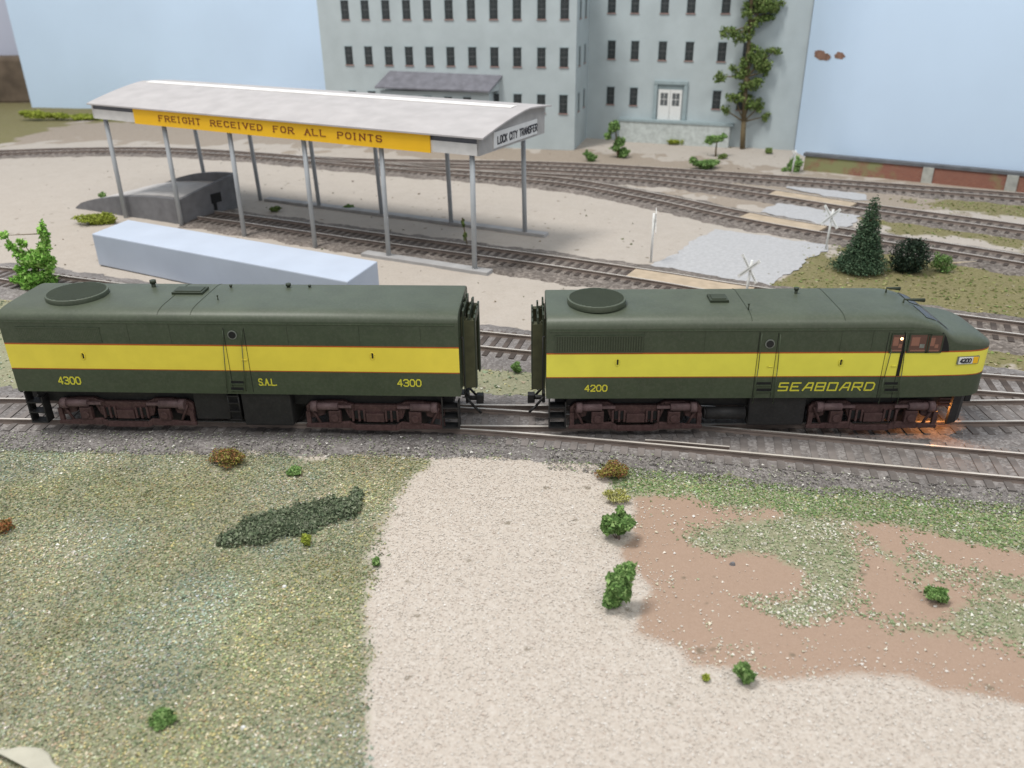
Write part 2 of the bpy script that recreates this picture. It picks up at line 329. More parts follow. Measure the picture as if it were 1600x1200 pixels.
def zones(x, y):
    o = {}
    wob = (fbm(x, y, .55, 4)-.5)*2.6*np.clip((y+40)/40, .6, 2.2)
    soft = {'grass': .8, 'patch': .7, 'fleck': .5, 'earth': .4, 'olive': 1.6, 'brown': 3.0}
    for k, ps in Z.items():
        d = np.max([sdist(p, x, y) for p in ps], axis=0)
        o[k] = np.clip(.5+(d+wob*soft[k]*.8)/(2*soft[k]), 0, 1)
    return o
def GH(X, Y):
    H = -.4+(fbm(X, Y, .5, 4)-.5)*.10+(fbm(X+50, Y, 3.2, 3)-.5)*.04
    return np.where(Y > -3, H, H+.02)
def ground_mesh():
    xs = np.concatenate([np.arange(-115, -34, 1.2), np.arange(-34, 30, .26), np.arange(30, 75, 1.2)])
    ys = np.concatenate([np.arange(-24, 6, .22), np.arange(6, 45, .5), np.arange(45, 122, 1.2)])
    X, Y = np.meshgrid(xs, ys); ny, nx = X.shape
    H = GH(X, Y)
    v = np.stack([X, Y, H], -1).reshape(-1, 3)
    i = np.arange(ny*nx).reshape(ny, nx); F = np.stack([i[:-1, :-1], i[:-1, 1:], i[1:, 1:], i[1:, :-1]], -1).reshape(-1, 4)
    me = bpy.data.meshes.new('ground'); me.vertices.add(len(v)); me.vertices.foreach_set('co', v.reshape(-1))
    me.loops.add(F.size); me.loops.foreach_set('vertex_index', F.reshape(-1).astype(np.int32)); me.polygons.add(len(F))
    me.polygons.foreach_set('loop_start', np.arange(0, F.size, 4, dtype=np.int32)); me.update(calc_edges=True)
    me.polygons.foreach_set('use_smooth', np.ones(len(F), bool))
    z = zones(X.ravel(), Y.ravel())
    for nm, ch in (('zoneA', ('grass', 'earth', 'olive')), ('zoneB', ('patch', 'brown', None))):
        a = me.attributes.new(nm, 'FLOAT_COLOR', 'POINT'); c = np.ones((len(v), 4))
        for k, q in enumerate(ch): c[:, k] = z[q] if q else np.clip((Y.ravel()+2)/6, 0, 1)
        a.data.foreach_set('color', c.reshape(-1))
    o = bpy.data.objects.new('ground', me); COL.objects.link(o)
    m, nt, N, L, b = new_mat('scenery_ground'); me.materials.append(m)
    tc = N.new('ShaderNodeTexCoord')
    def noise(sc, det=5, ro=.6):
        n = N.new('ShaderNodeTexNoise'); n.inputs['Scale'].default_value = sc; n.inputs['Detail'].default_value = det; n.inputs['Roughness'].default_value = ro
        L.new(tc.outputs['Object'], n.inputs['Vector']); return n.outputs[0]
    def ramp(src, stops):
        r = N.new('ShaderNodeValToRGB'); e = r.color_ramp.elements
        while len(e) < len(stops): e.new(.5)
        for q, (p, c) in zip(e, stops): q.position = p; q.color = (*c, 1)
        L.new(src, r.inputs[0]); return r.outputs[0]
    def mixc(f, a, bb):
        x = N.new('ShaderNodeMix'); x.data_type = 'RGBA'
        if isinstance(f, float): x.inputs[0].default_value = f
        else: L.new(f, x.inputs[0])
        L.new(a, x.inputs[6]); L.new(bb, x.inputs[7]); return x.outputs[2]
    def weight(w, nz, lo=.42, hi=.58, amt=.7):
        s = N.new('ShaderNodeMath'); s.operation = 'MULTIPLY_ADD'; L.new(nz, s.inputs[0]); s.inputs[1].default_value = amt; s.inputs[2].default_value = -.5*amt
        a = N.new('ShaderNodeMath'); L.new(w, a.inputs[0]); L.new(s.outputs[0], a.inputs[1])
        r = N.new('ShaderNodeMapRange'); r.inputs[1].default_value = lo; r.inputs[2].default_value = hi; L.new(a.outputs[0], r.inputs[0]); return r.outputs[0]
    def attr(n):
        a = N.new('ShaderNodeAttribute'); a.attribute_name = n; s = N.new('ShaderNodeSeparateColor'); L.new(a.outputs['Color'], s.inputs[0]); return s.outputs
    A = attr('zoneA'); B = attr('zoneB')
    fine = noise(9, 8, .75); mid = noise(1.1, 6, .6); grit = noise(22, 3, .6); big = noise(.18, 4, .5)
    sandF = ramp(fine, [(.28, (.44, .385, .335)), (.5, (.52, .465, .41)), (.7, (.62, .58, .535))])
    sandB = mixc(big, ramp(mid, [(.3, (.41, .365, .32)), (.7, (.47, .425, .38))]), ramp(fine, [(.3, (.35, .305, .265)), (.6, (.49, .445, .395))]))
    sand = mixc(B[2], sandF, sandB)
    brown = ramp(fine, [(.3, (.25, .205, .165)), (.6, (.37, .315, .26)), (.75, (.44, .39, .33))])
    col = mixc(weight(B[1], mid), sand, brown)
    earth = mixc(mid, ramp(fine, [(.3, (.315, .225, .17)), (.7, (.39, .285, .22))]), ramp(grit, [(.3, (.34, .24, .18)), (.7, (.41, .30, .235))]))
    col = mixc(weight(A[1], fine, .35, .65, 1.0), col, earth)
    grass = mixc(mid, ramp(fine, [(.28, (.17, .185, .11)), (.5, (.275, .285, .175)), (.7, (.40, .395, .28))]), ramp(fine, [(.3, (.19, .18, .13)), (.52, (.29, .275, .195)), (.7, (.42, .39, .3))]))
    col = mixc(weight(B[0], fine, .5, .8, 1.2), col, grass)
    col = mixc(weight(A[0], fine, .4, .6, .9), col, grass)
    olive = mixc(mid, ramp(fine, [(.3, (.11, .115, .04)), (.55, (.21, .20, .085)), (.7, (.30, .26, .15))]), ramp(fine, [(.3, (.15, .12, .07)), (.6, (.26, .225, .135))]))
    col = mixc(weight(A[2], mid, .4, .6, .9), col, olive)
    spots = noise(1.7, 2, .4)
    col = mixc(ramp(spots, [(.0, (0, 0, 0)), (.71, (0, 0, 0)), (.76, (.75, .75, .75))]), col, ramp(fine, [(0, (.16, .13, .1)), (1, (.2, .17, .12))]))
    L.new(col, b.inputs['Base Color']); b.inputs['Roughness'].default_value = .97; b.inputs['Specular IOR Level'].default_value = .1
    bp = N.new('ShaderNodeBump'); bp.inputs['Strength'].default_value = .35; bp.inputs['Distance'].default_value = .04
    L.new(fine, bp.inputs['Height']); L.new(bp.outputs[0], b.inputs['Normal'])
    return tag(o, kind='structure')
ground_mesh()

# ------------------------------------------------------------------ tracks
def smooth(pts, step=.3):
    p = np.array(pts, float); p = np.vstack([2*p[0]-p[1], p, 2*p[-1]-p[-2]]); out = []
    for i in range(1, len(p)-2):
        n = max(2, int(np.linalg.norm(p[i+1]-p[i])/step))
        for k in range(n):
            t = k/n; a, b, c, d = p[i-1], p[i], p[i+1], p[i+2]
            # centripetal-ish: plain Catmull-Rom with chord-scaled tangents
            lb = np.linalg.norm(c-b); m1 = (c-a)/(np.linalg.norm(c-b)+np.linalg.norm(b-a))*lb; m2 = (d-b)/(np.linalg.norm(d-c)+np.linalg.norm(c-b))*lb
            out.append((2*t**3-3*t*t+1)*b+(t**3-2*t*t+t)*m1+(-2*t**3+3*t*t)*c+(t**3-t*t)*m2)
    out.append(p[-2]); return np.array(out)
def normals(pl):
    d = np.gradient(pl, axis=0); d /= np.linalg.norm(d, axis=1)[:, None]; return np.stack([-d[:, 1], d[:, 0]], -1), d
def offset(pl, o): return pl+normals(pl)[0]*o
def sweep(mb, pl, prof, mis):
    """prof: list of (offset, z) closed; mis: material per side"""
    n, _ = normals(pl); k = len(prof); base = len(mb.v)
    for p, q in zip(pl, n):
        for o, z in prof: mb.v.append((p[0]+q[0]*o, p[1]+q[1]*o, z))
    for i in range(len(pl)-1):
        for j in range(k):
            a = base+i*k+j; b = base+i*k+(j+1) % k
            mb.f.append((a, b, b+k, a+k)); mb.m.append(mis[j]); mb.s.append(False)
    mb.f.append(tuple(base+j for j in range(k))); mb.m.append(mis[0]); mb.s.append(False)
    e = base+(len(pl)-1)*k; mb.f.append(tuple(e+j for j in reversed(range(k)))); mb.m.append(mis[0]); mb.s.append(False)
def rail(pl, parent, zo=0.0, name='rail', w=.05):
    mb = MB(); sweep(mb, pl, [(w, zo), (-w, zo), (-w, zo-.07), (-w*.4, zo-.1), (-w*1.5, zo-.26), (w*1.5, zo-.26), (w*.4, zo-.1), (w, zo-.07)], [0, 1, 1, 1, 1, 1, 1, 1])
    return mb.build(name, ['railsheen', 'railrust'], parent)
def tie_mesh(nm, ln, m):
    mb = MB(); mb.box(-.13, .13, -ln/2, ln/2, -.42, -.185); return mb, nm, m
BAL = []
def ballast(pl, zo, half=2.15, slope=.8):
    """granular shoulder under one track"""
    n, _ = normals(pl); offs = np.array([-half-slope, -half-.35, -half, -1.4, -.7, 0, .7, 1.4, half, half+.35, half+slope]); hs = np.array([-.45, -.33, -.25, -.225, -.215, -.22, -.215, -.225, -.25, -.33, -.45])
    V = pl[:, None, :]+n[:, None, :]*(offs[None, :, None]); x, y = V[..., 0], V[..., 1]
    edge = np.abs(offs) > half-.01
    V2 = V+n[:, None, :]*((fbm(x, y, 1.2, 3)-.5)*1.0*edge[None, :])[..., None]
    h = hs[None]+zo+(fbm(x, y, 4.5, 3)-.5)*.05
    v = np.concatenate([V2, h[..., None]], -1).reshape(-1, 3); k = len(offs); N_ = len(pl)
    i = np.arange(N_*k).reshape(N_, k); F = np.stack([i[:-1, :-1], i[1:, :-1], i[1:, 1:], i[:-1, 1:]], -1).reshape(-1, 4)[:, ::-1]
    return v, F
def ballast_mat(name, c0, c1, c2, sc=11):
    m, nt, N, L, b = new_mat(name); tc = N.new('ShaderNodeTexCoord')
    vo = N.new('ShaderNodeTexVoronoi'); vo.inputs['Scale'].default_value = sc; L.new(tc.outputs['Object'], vo.inputs[0])
    sp = N.new('ShaderNodeSeparateColor'); L.new(vo.outputs['Color'], sp.inputs[0])
    r = N.new('ShaderNodeValToRGB'); e = r.color_ramp.elements; e.new(.5)
    for q, (p, c) in zip(e, ((0, c0), (.55, c1), (1, c2))): q.position = p; q.color = (*c, 1)
    L.new(sp.outputs[0], r.inputs[0])
    nz = N.new('ShaderNodeTexNoise'); nz.inputs['Scale'].default_value = .6; nz.inputs['Detail'].default_value = 5; L.new(tc.outputs['Object'], nz.inputs[0])
    mr = N.new('ShaderNodeMapRange'); mr.inputs[1].default_value = .3; mr.inputs[2].default_value = .7; mr.inputs[3].default_value = .75; mr.inputs[4].default_value = 1.2; L.new(nz.outputs[0], mr.inputs[0])
    mx = N.new('ShaderNodeMix'); mx.data_type = 'RGBA'; mx.blend_type = 'MULTIPLY'; mx.inputs[0].default_value = 1
    L.new(r.outputs[0], mx.inputs[6]); L.new(mr.outputs[0], mx.inputs[7]); L.new(mx.outputs[2], b.inputs['Base Color'])
    b.inputs['Roughness'].default_value = .95
    bp = N.new('ShaderNodeBump'); bp.inputs['Strength'].default_value = .5; bp.inputs['Distance'].default_value = .04; L.new(vo.outputs['Distance'], bp.inputs['Height']); L.new(bp.outputs[0], b.inputs['Normal'])
    return m
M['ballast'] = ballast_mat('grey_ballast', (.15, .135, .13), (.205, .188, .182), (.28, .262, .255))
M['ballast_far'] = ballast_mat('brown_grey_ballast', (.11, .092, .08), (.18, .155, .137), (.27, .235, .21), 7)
def ballast_obj(pl, zo, m, **k):
    v, F = ballast(pl, zo, **k); me = bpy.data.meshes.new('ballast'); me.from_pydata(v.tolist(), [], F.tolist()); me.materials.append(M[m])
    me.polygons.foreach_set('use_smooth', np.ones(len(F), bool)); o = bpy.data.objects.new('ballast', me); COL.objects.link(o); return tag(o, kind='structure')
TIE = {}
def track(pl, label, zo=0., gauge=1.75, space=.62, tie='tie', tie_from=None, tie_to=None, bal='ballast', tfun=None, balhalf=2.0, rails=(1, -1), near=None):
    t = thing('railway_track', label, 'track', (0, 0, 0), 0, 'model railway tracks')
    for s in rails: rail(offset(pl, s*gauge/2), t, zo, w=.06 if bal == 'ballast_far' else .05)
    d = np.concatenate([[0], np.cumsum(np.linalg.norm(np.diff(pl, axis=0), axis=1))]); nrm, dr = normals(pl); spots = []
    for s in np.arange(0, d[-1], space):
        x, y = np.interp(s, d, pl[:, 0]), np.interp(s, d, pl[:, 1]); a = math.atan2(np.interp(s, d, dr[:, 1]), np.interp(s, d, dr[:, 0]))
        if tie_from is not None and x < tie_from: continue
        if tie_to is not None and x > tie_to: continue
        o0, o1 = -1.5, 1.5
        if tfun is not None:
            o0, o1 = tfun(x, y, a)
            if o1-o0 < .25: continue
        spots.append((x, y, a, o0, o1))
    # the hundred sleepers nearest the middle of the picture are parts of their own, the rest one stretch
    order = sorted(range(len(spots)), key=lambda i: abs(spots[i][0]-0.0)+(0 if spots[i][1] < 60 else 30)); keep = set(order[:100])
    rest = MB(); cnt = 0
    for i, (x, y, a, o0, o1) in enumerate(spots):
        a += random.gauss(0, .012); ln = o1-o0; mid = (o0+o1)/2+random.gauss(0, .03); cx = x-math.sin(a)*mid; cy = y+math.cos(a)*mid; dz = random.gauss(0, .006)+zo
        if i in keep:
            full = abs(ln-3) < .01; key = (tie, random.randrange(4)) if full else None
            if key in TIE and full: o = bpy.data.objects.new('sleeper', TIE[key]); COL.objects.link(o); o.parent = t
            else:
                mb = MB(); w = .13*random.uniform(.92, 1.06); mb.box(-w, w, -ln/2, ln/2, -.42, -.185); o = mb.build('sleeper', tie, t)
                if full: TIE[key] = o.data
            o.location = (cx, cy, dz); o.rotation_euler = (0, 0, a); cnt += 1
        else:
            ca, sa = math.cos(a), math.sin(a); R_ = lambda u, v, z: (cx+ca*u-sa*v, cy+sa*u+ca*v, z+dz)
            rest.hexa([R_(-.13, -ln/2, -.42), R_(.13, -ln/2, -.42), R_(.13, ln/2, -.42), R_(-.13, ln/2, -.42)], [R_(-.13, -ln/2, -.185), R_(.13, -ln/2, -.185), R_(.13, ln/2, -.185), R_(-.13, ln/2, -.185)])
    if rest.v: tag(rest.build('sleepers', tie, t), kind='stuff')
    if bal: ballast_obj(pl, zo, bal, half=balhalf)
    return t
main_pl = smooth([(-46, .5), (-32, .12), (-26, .02), (-20.5, -.03), (-12, -.18), (-2.2, -.36), (1.7, -.37), (9, -.08), (15.2, .15), (18.3, .24), (26, .5), (40, 1)])
DVH = 1.75
dv_pl = smooth([(-7, -.32), (-4, -.46), (-.75, -.78), (4, -1.5), (9, -2.36), (17.7, -3.88), (26, -5.3), (40, -7.8)])
my = lambda x: np.interp(x, main_pl[:, 0], main_pl[:, 1])
tm = track(main_pl, 'straight track carrying both green diesel locomotives', zo=0, tie='tie')
def dv_t(x, y, a):
    hi = min(1.5, (my(x)-1.5-.04-y)/math.cos(a)); return (-1.5, hi)
td = track(dv_pl, 'turnout track branching towards the right foreground in front of the nose', zo=-.004, tie='tie', tfun=dv_t, tie_from=-3, balhalf=1.6)
# guard rails of the turnout
gl = smooth([W(1008, 687), W(1030, 688.2), W(1110, 695), W(1140, 697.5)]); rail(gl, td, -.002, 'guard_rail', .035)
gl = smooth([(2.6, my(4)+.62), (3.4, my(4)+.7), (7, my(7)+.7), (7.8, my(7)+.62)]); rail(gl, td, -.002, 'guard_rail', .035)
t2_pl = smooth([W(-150, 412), W(0, 425), W(100, 440), (-14, 11.6), (-6, 8.7), (-1.6, 7.35), (5, 5.9), (12, 4.4), (19.5, 2.85), (24, 2.2), (40, 1.9)])
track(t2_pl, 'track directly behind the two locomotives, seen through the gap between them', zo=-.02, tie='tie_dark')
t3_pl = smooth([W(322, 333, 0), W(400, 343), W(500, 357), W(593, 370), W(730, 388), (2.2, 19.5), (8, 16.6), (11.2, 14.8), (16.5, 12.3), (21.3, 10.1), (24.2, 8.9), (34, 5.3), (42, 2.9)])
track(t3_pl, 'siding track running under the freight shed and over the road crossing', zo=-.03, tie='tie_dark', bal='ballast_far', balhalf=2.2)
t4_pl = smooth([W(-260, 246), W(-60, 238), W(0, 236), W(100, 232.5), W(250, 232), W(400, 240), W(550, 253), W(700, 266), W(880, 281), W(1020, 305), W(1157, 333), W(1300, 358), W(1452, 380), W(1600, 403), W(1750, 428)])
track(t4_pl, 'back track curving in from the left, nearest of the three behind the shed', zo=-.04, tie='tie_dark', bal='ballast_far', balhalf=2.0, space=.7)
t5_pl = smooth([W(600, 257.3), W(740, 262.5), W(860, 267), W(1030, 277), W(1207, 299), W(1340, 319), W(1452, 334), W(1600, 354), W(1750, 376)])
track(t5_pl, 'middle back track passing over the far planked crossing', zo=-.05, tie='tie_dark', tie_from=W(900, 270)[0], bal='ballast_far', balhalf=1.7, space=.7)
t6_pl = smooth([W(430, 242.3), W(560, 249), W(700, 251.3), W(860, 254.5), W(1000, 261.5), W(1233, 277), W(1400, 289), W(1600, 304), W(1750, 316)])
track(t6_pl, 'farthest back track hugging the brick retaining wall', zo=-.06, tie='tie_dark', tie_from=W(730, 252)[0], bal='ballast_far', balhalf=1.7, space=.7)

# crossing planks: boards between and outside the rails, following the track
def planks(pl, xa, xb, label, zo):
    m = (pl[:, 0] >= xa) & (pl[:, 0] <= xb); q = pl[m]; t = thing('crossing_planks', label, 'road crossing', group='planked road crossings')
    for o0, o1 in ((-.74, -.26), (-.25, .24), (.25, .74)):
        mb = MB(); sweep(mb, q, [(o1, zo-.03), (o0, zo-.03), (o0, zo-.3), (o1, zo-.3)], [0, 0, 0, 0]); mb.build('plank', 'plank', t)
    return t
planks(t3_pl, W(985, 427)[0], W(1172, 450)[0], 'tan planked crossing closest to the green cab locomotive', -.03)
planks(t4_pl, W(1160, 333)[0], W(1292, 357)[0], 'tan planked crossing across the nearest of the back tracks', -.04)
planks(t5_pl, W(1207, 299)[0], W(1338, 319)[0], 'tan planked crossing across the middle back track, farthest one', -.05)
# road of crushed stone between the tracks
def road_piece(px, z=-.345):
    poly = pxpoly(px, z); pts = []
    for i in range(len(poly)):
        a, b = poly[i], poly[(i+1) % len(poly)]; n = max(2, int(np.linalg.norm(b-a)/.35))
        for k in range(n):
            p = a+(b-a)*k/n; d = (b-a)/np.linalg.norm(b-a); pts.append(p+np.array([-d[1], d[0]])*float(fbm(np.array([p[0]]), np.array([p[1]]), 1.3, 3)[0]-.5)*.9)
    mb = MB(); mb.quad([(p[0], p[1], z) for p in pts]); mb.quad
    return mb.build('road', 'road')
rp = [road_piece(p) for p in ([(1012, 420), (1118, 357), (1292, 383), (1290, 392), (1235, 425), (1192, 450), (1120, 440)],
                              [(1186, 331), (1216, 317), (1345, 336), (1335, 352), (1310, 358), (1250, 343)],
                              [(1226, 293), (1232, 290), (1352, 303), (1358, 314), (1290, 306)],
                              [(958, 447), (975, 438), (1030, 448), (1150, 470), (1120, 480)])]
for r_ in rp: tag(r_, kind='structure')

# ------------------------------------------------------------------ locomotives
WB = 1.72
class Frame:
    def __init__(s, x, y, rz, pitch=0):
        s.o = np.array([x, y, 0.]); c, n = math.cos(rz), math.sin(rz); s.ex = np.array([c, n, 0]); s.ey = np.array([-n, c, 0])
    def loc(s, p): d = np.asarray(p)-s.o; return np.array([d @ s.ex, d @ s.ey, d[2]])
    def side(s, px, py, y=-WB): q = s.loc(ray_plane(px, py, s.o+s.ey*y, s.ey)); return q[0], q[2]
    def top(s, px, py, z): q = s.loc(P(px, py, z)); return q[0], q[1]
def arc_profile(w, ze, zt, n=9):
    out = []
    for k in range(1, n+1):
        t = k/n*math.pi/2; out.append((w*max(0, math.cos(t))**.34, ze+(zt-ze)*math.sin(t)**.85))
    return out
LB = 16.75
def body(stations, zz, stripe, parent, name='body'):
    """stations: x, half width, sill, eave, crown. zz = stripe heights (bottom, top)"""
    mb = MB(); rings = []; kinds = None
    b, t = zz
    for x, w, zs, ze, zt in stations:
        zb_ = [zs, b-.035, b, t, t+.055]
        side = [(w, min(z, ze-.001*(5-i))) for i, z in enumerate(zb_)]+[(w, ze)]
        pr = side+arc_profile(w, ze, zt)
        ring = [(x, -y, z) for y, z in pr]+[(x, y, z) for y, z in pr[::-1][1:]]
        rings.append(ring)
    k = len(rings[0]); ns = 6; idx = {}
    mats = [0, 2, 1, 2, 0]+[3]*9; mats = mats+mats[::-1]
    smo = [True]*5+[True]*9; smo = smo+smo[::-1]
    base = len(mb.v)
    for r in rings: mb.v += [tuple(map(float, p)) for p in r]
    for i in range(len(rings)-1):
        for j in range(k-1):
            a = base+i*k+j; mb.f.append((a, a+1, a+1+k, a+k)); mb.m.append(mats[j]); mb.s.append(smo[j])
        mb.f.append((base+i*k+k-1, base+i*k, base+(i+1)*k, base+(i+1)*k+k-1)); mb.m.append(4); mb.s.append(False)
    for e, rev in ((0, True), (len(rings)-1, False)):
        # end cap split at stripe heights so that the paint carries round
        ring = rings[e]
        for j in range(k//2):
            q = [ring[j], ring[j+1], ring[k-2-j], ring[k-1-j]]
            if j == k//2-1: q = [ring[j], ring[j+1], ring[k-1-j]] if abs(ring[j+1][1]) < 1e-6 else q
            m_ = (0 if mats[j] in (1, 2) else mats[j]) if (rev or ring[0][0] == LB) else mats[j]
            mb.quad(q if rev else q[::-1], m_ if not rev else m_)
    o = mb.build(name, ['green', stripe, 'orange', 'green_roof_lit', 'black'], parent)
    md = o.modifiers.new('edges', 'EDGE_SPLIT'); md.split_angle = math.radians(32)
    return o
def truck(parent, xc, ln, z0=.06):
    """two-axle truck: wheels, side frames with journals, springs, brake cylinders"""
    t = bpy.data.objects.new('truck', None); COL.objects.link(t); t.parent = parent; t.location = (xc, 0, 0); t.scale = (1, 1, 1.1)
    h = ln/2; ax = ln*.29
    for sx in (-1, 1):
        mb = MB(); mb.tube((sx*ax, -1.02, .5), (sx*ax, 1.02, .5), .09, 8)
        for sy in (-1, 1): mb.tube((sx*ax, sy*.78, .52), (sx*ax, sy*.95, .52), .52, 24); mb.tube((sx*ax, sy*.74, .52), (sx*ax, sy*.79, .52), .58, 24)
        mb.build('wheel', 'steel_wheel', t)
    for sy in (-1, 1):
        ys = lambda a, b: (min(sy*a, sy*b), max(sy*a, sy*b))
        mb = MB()
        up_ = [(-h, .98), (-h*.98, .55), (-h*.9, .5), (-ax-.42, .62), (-ax-.36, .86), (-ax+.36, .86), (-ax+.5, .5), (-.75, .42), (.75, .42), (ax-.5, .5), (ax-.36, .86), (ax+.36, .86), (ax+.42, .62), (h*.9, .5), (h*.98, .55), (h, .98), (h*.93, 1.12), (-h*.93, 1.12)]
        # frame as strips so the outline stays concave
        xs = [-h, -h*.93, -ax-.42, -ax-.36, -ax+.36, -ax+.5, -.8, .8, ax-.5, ax-.36, ax+.36, ax+.42, h*.93, h]
        lo = [.5, .46, .6, .84, .84, .48, .42, .42, .48, .84, .84, .6, .46, .5]; hi = [.92, 1.08, 1.12, 1.14, 1.14, 1.06, 1.0, 1.0, 1.06, 1.14, 1.14, 1.12, 1.08, .92]
        y0, y1 = ys(1.22, 1.40)
        for i in range(len(xs)-1):
            mb.hexa([(xs[i], y0, lo[i]), (xs[i+1], y0, lo[i+1]), (xs[i+1], y1, lo[i+1]), (xs[i], y1, lo[i])], [(xs[i], y0, hi[i]), (xs[i+1], y0, hi[i+1]), (xs[i+1], y1, hi[i+1]), (xs[i], y1, hi[i])])
        fr = mb.build('side_frame', 'rust', t, bevel=.025)
        # lower equaliser bar hanging between the journals
        mb = MB(); y0, y1 = ys(1.42, 1.52); ex = [-h*1.02, -ax-.3, -ax+.55, -ax+.75, ax-.75, ax-.55, ax+.3, h*1.02]; el = [.16, .14, .14, .06, .06, .14, .14, .16]; eh = [.28, .34, .40, .27, .27, .40, .34, .28]
        for i in range(7): mb.hexa([(ex[i], y0, el[i]), (ex[i+1], y0, el[i+1]), (ex[i+1], y1, el[i+1]), (ex[i], y1, el[i])], [(ex[i], y0, eh[i]), (ex[i+1], y0, eh[i+1]), (ex[i+1], y1, eh[i+1]), (ex[i], y1, eh[i])])
        mb.build('equaliser', 'rust', t, bevel=.02)
        for sx in (-1, 1):
            mb = MB(); y0, y1 = ys(1.36, 1.56); mb.box(sx*ax-.23, sx*ax+.23, y0, y1, .36, .82); mb.tube((sx*ax, sy*1.55, .56), (sx*ax, sy*1.62, .56), .15, 12); mb.build('journal_box', 'rust', t, bevel=.03)
            mb = MB(); a = sx*(ax-.15); b = sx*(h*.9); mb.tube((a, sy*1.5, .98), (b, sy*1.5, .98), .135, 12); mb.tube((b-sx*.2, sy*1.5, .98), (b+sx*.02, sy*1.5, .98), .19, 12); mb.box(min(a, a-sx*.5), max(a, a-sx*.5), *ys(1.45, 1.53), .93, 1.02)
            mb.build('brake_cylinder', 'rust_light', t)
            mb = MB(); mb.tube((sx*h*.93, sy*1.46, .95), (sx*h*.8, sy*1.46, .3), .05); mb.box(sx*h*.97-.08, sx*h*.97+.08, *ys(1.38, 1.5), .2, .75); mb.build('brake_hanger', 'rust', t)
        mb = MB(); y0, y1 = ys(1.38, 1.53); mb.box(-.34, .34, y0, y1, .40, .72, 0)
        for q in (-.72, -.5, .5, .72): mb.box(q-.07, q+.07, *ys(1.37, 1.44), .48, .78, 1)
        for q in (-.85, -.61, -.41, .41, .61, .85): mb.box(q-.04, q+.04, *ys(1.38, 1.5), .4, .84, 0)
        mb.build('spring_pack', ['rust', 'hole_shade'], t, bevel=.015)
    mb = MB(); mb.box(-h*.8, h*.8, -1.0, 1.0, .62, 1.0); mb.build('bolster', 'black', t)
    return t
def fan(parent, x, y, z, r=1.06):
    mb = MB(); mb.tube((x, y, z-.12), (x, y, z+.10), r, 40); mb.build('roof_fan', 'green_roof_lit', parent, bevel=.02)
    o = parent.children[-1] if False else None
    mb = MB()
    for k in range(25):
        yy = -r*.9+k*r*1.8/24; hw = math.sqrt(max(.01, (r*.93)**2-yy*yy)); mb.box(x-hw, x+hw, y+yy-.016, y+yy+.016, z+.1, z+.112)
    return mb.build('fan_grille', 'green_dark', parent)
def rod(parent, pts, r, material, name='handrail'):
    mb = MB(); mb.path(pts, r, 6); return mb.build(name, material, parent)
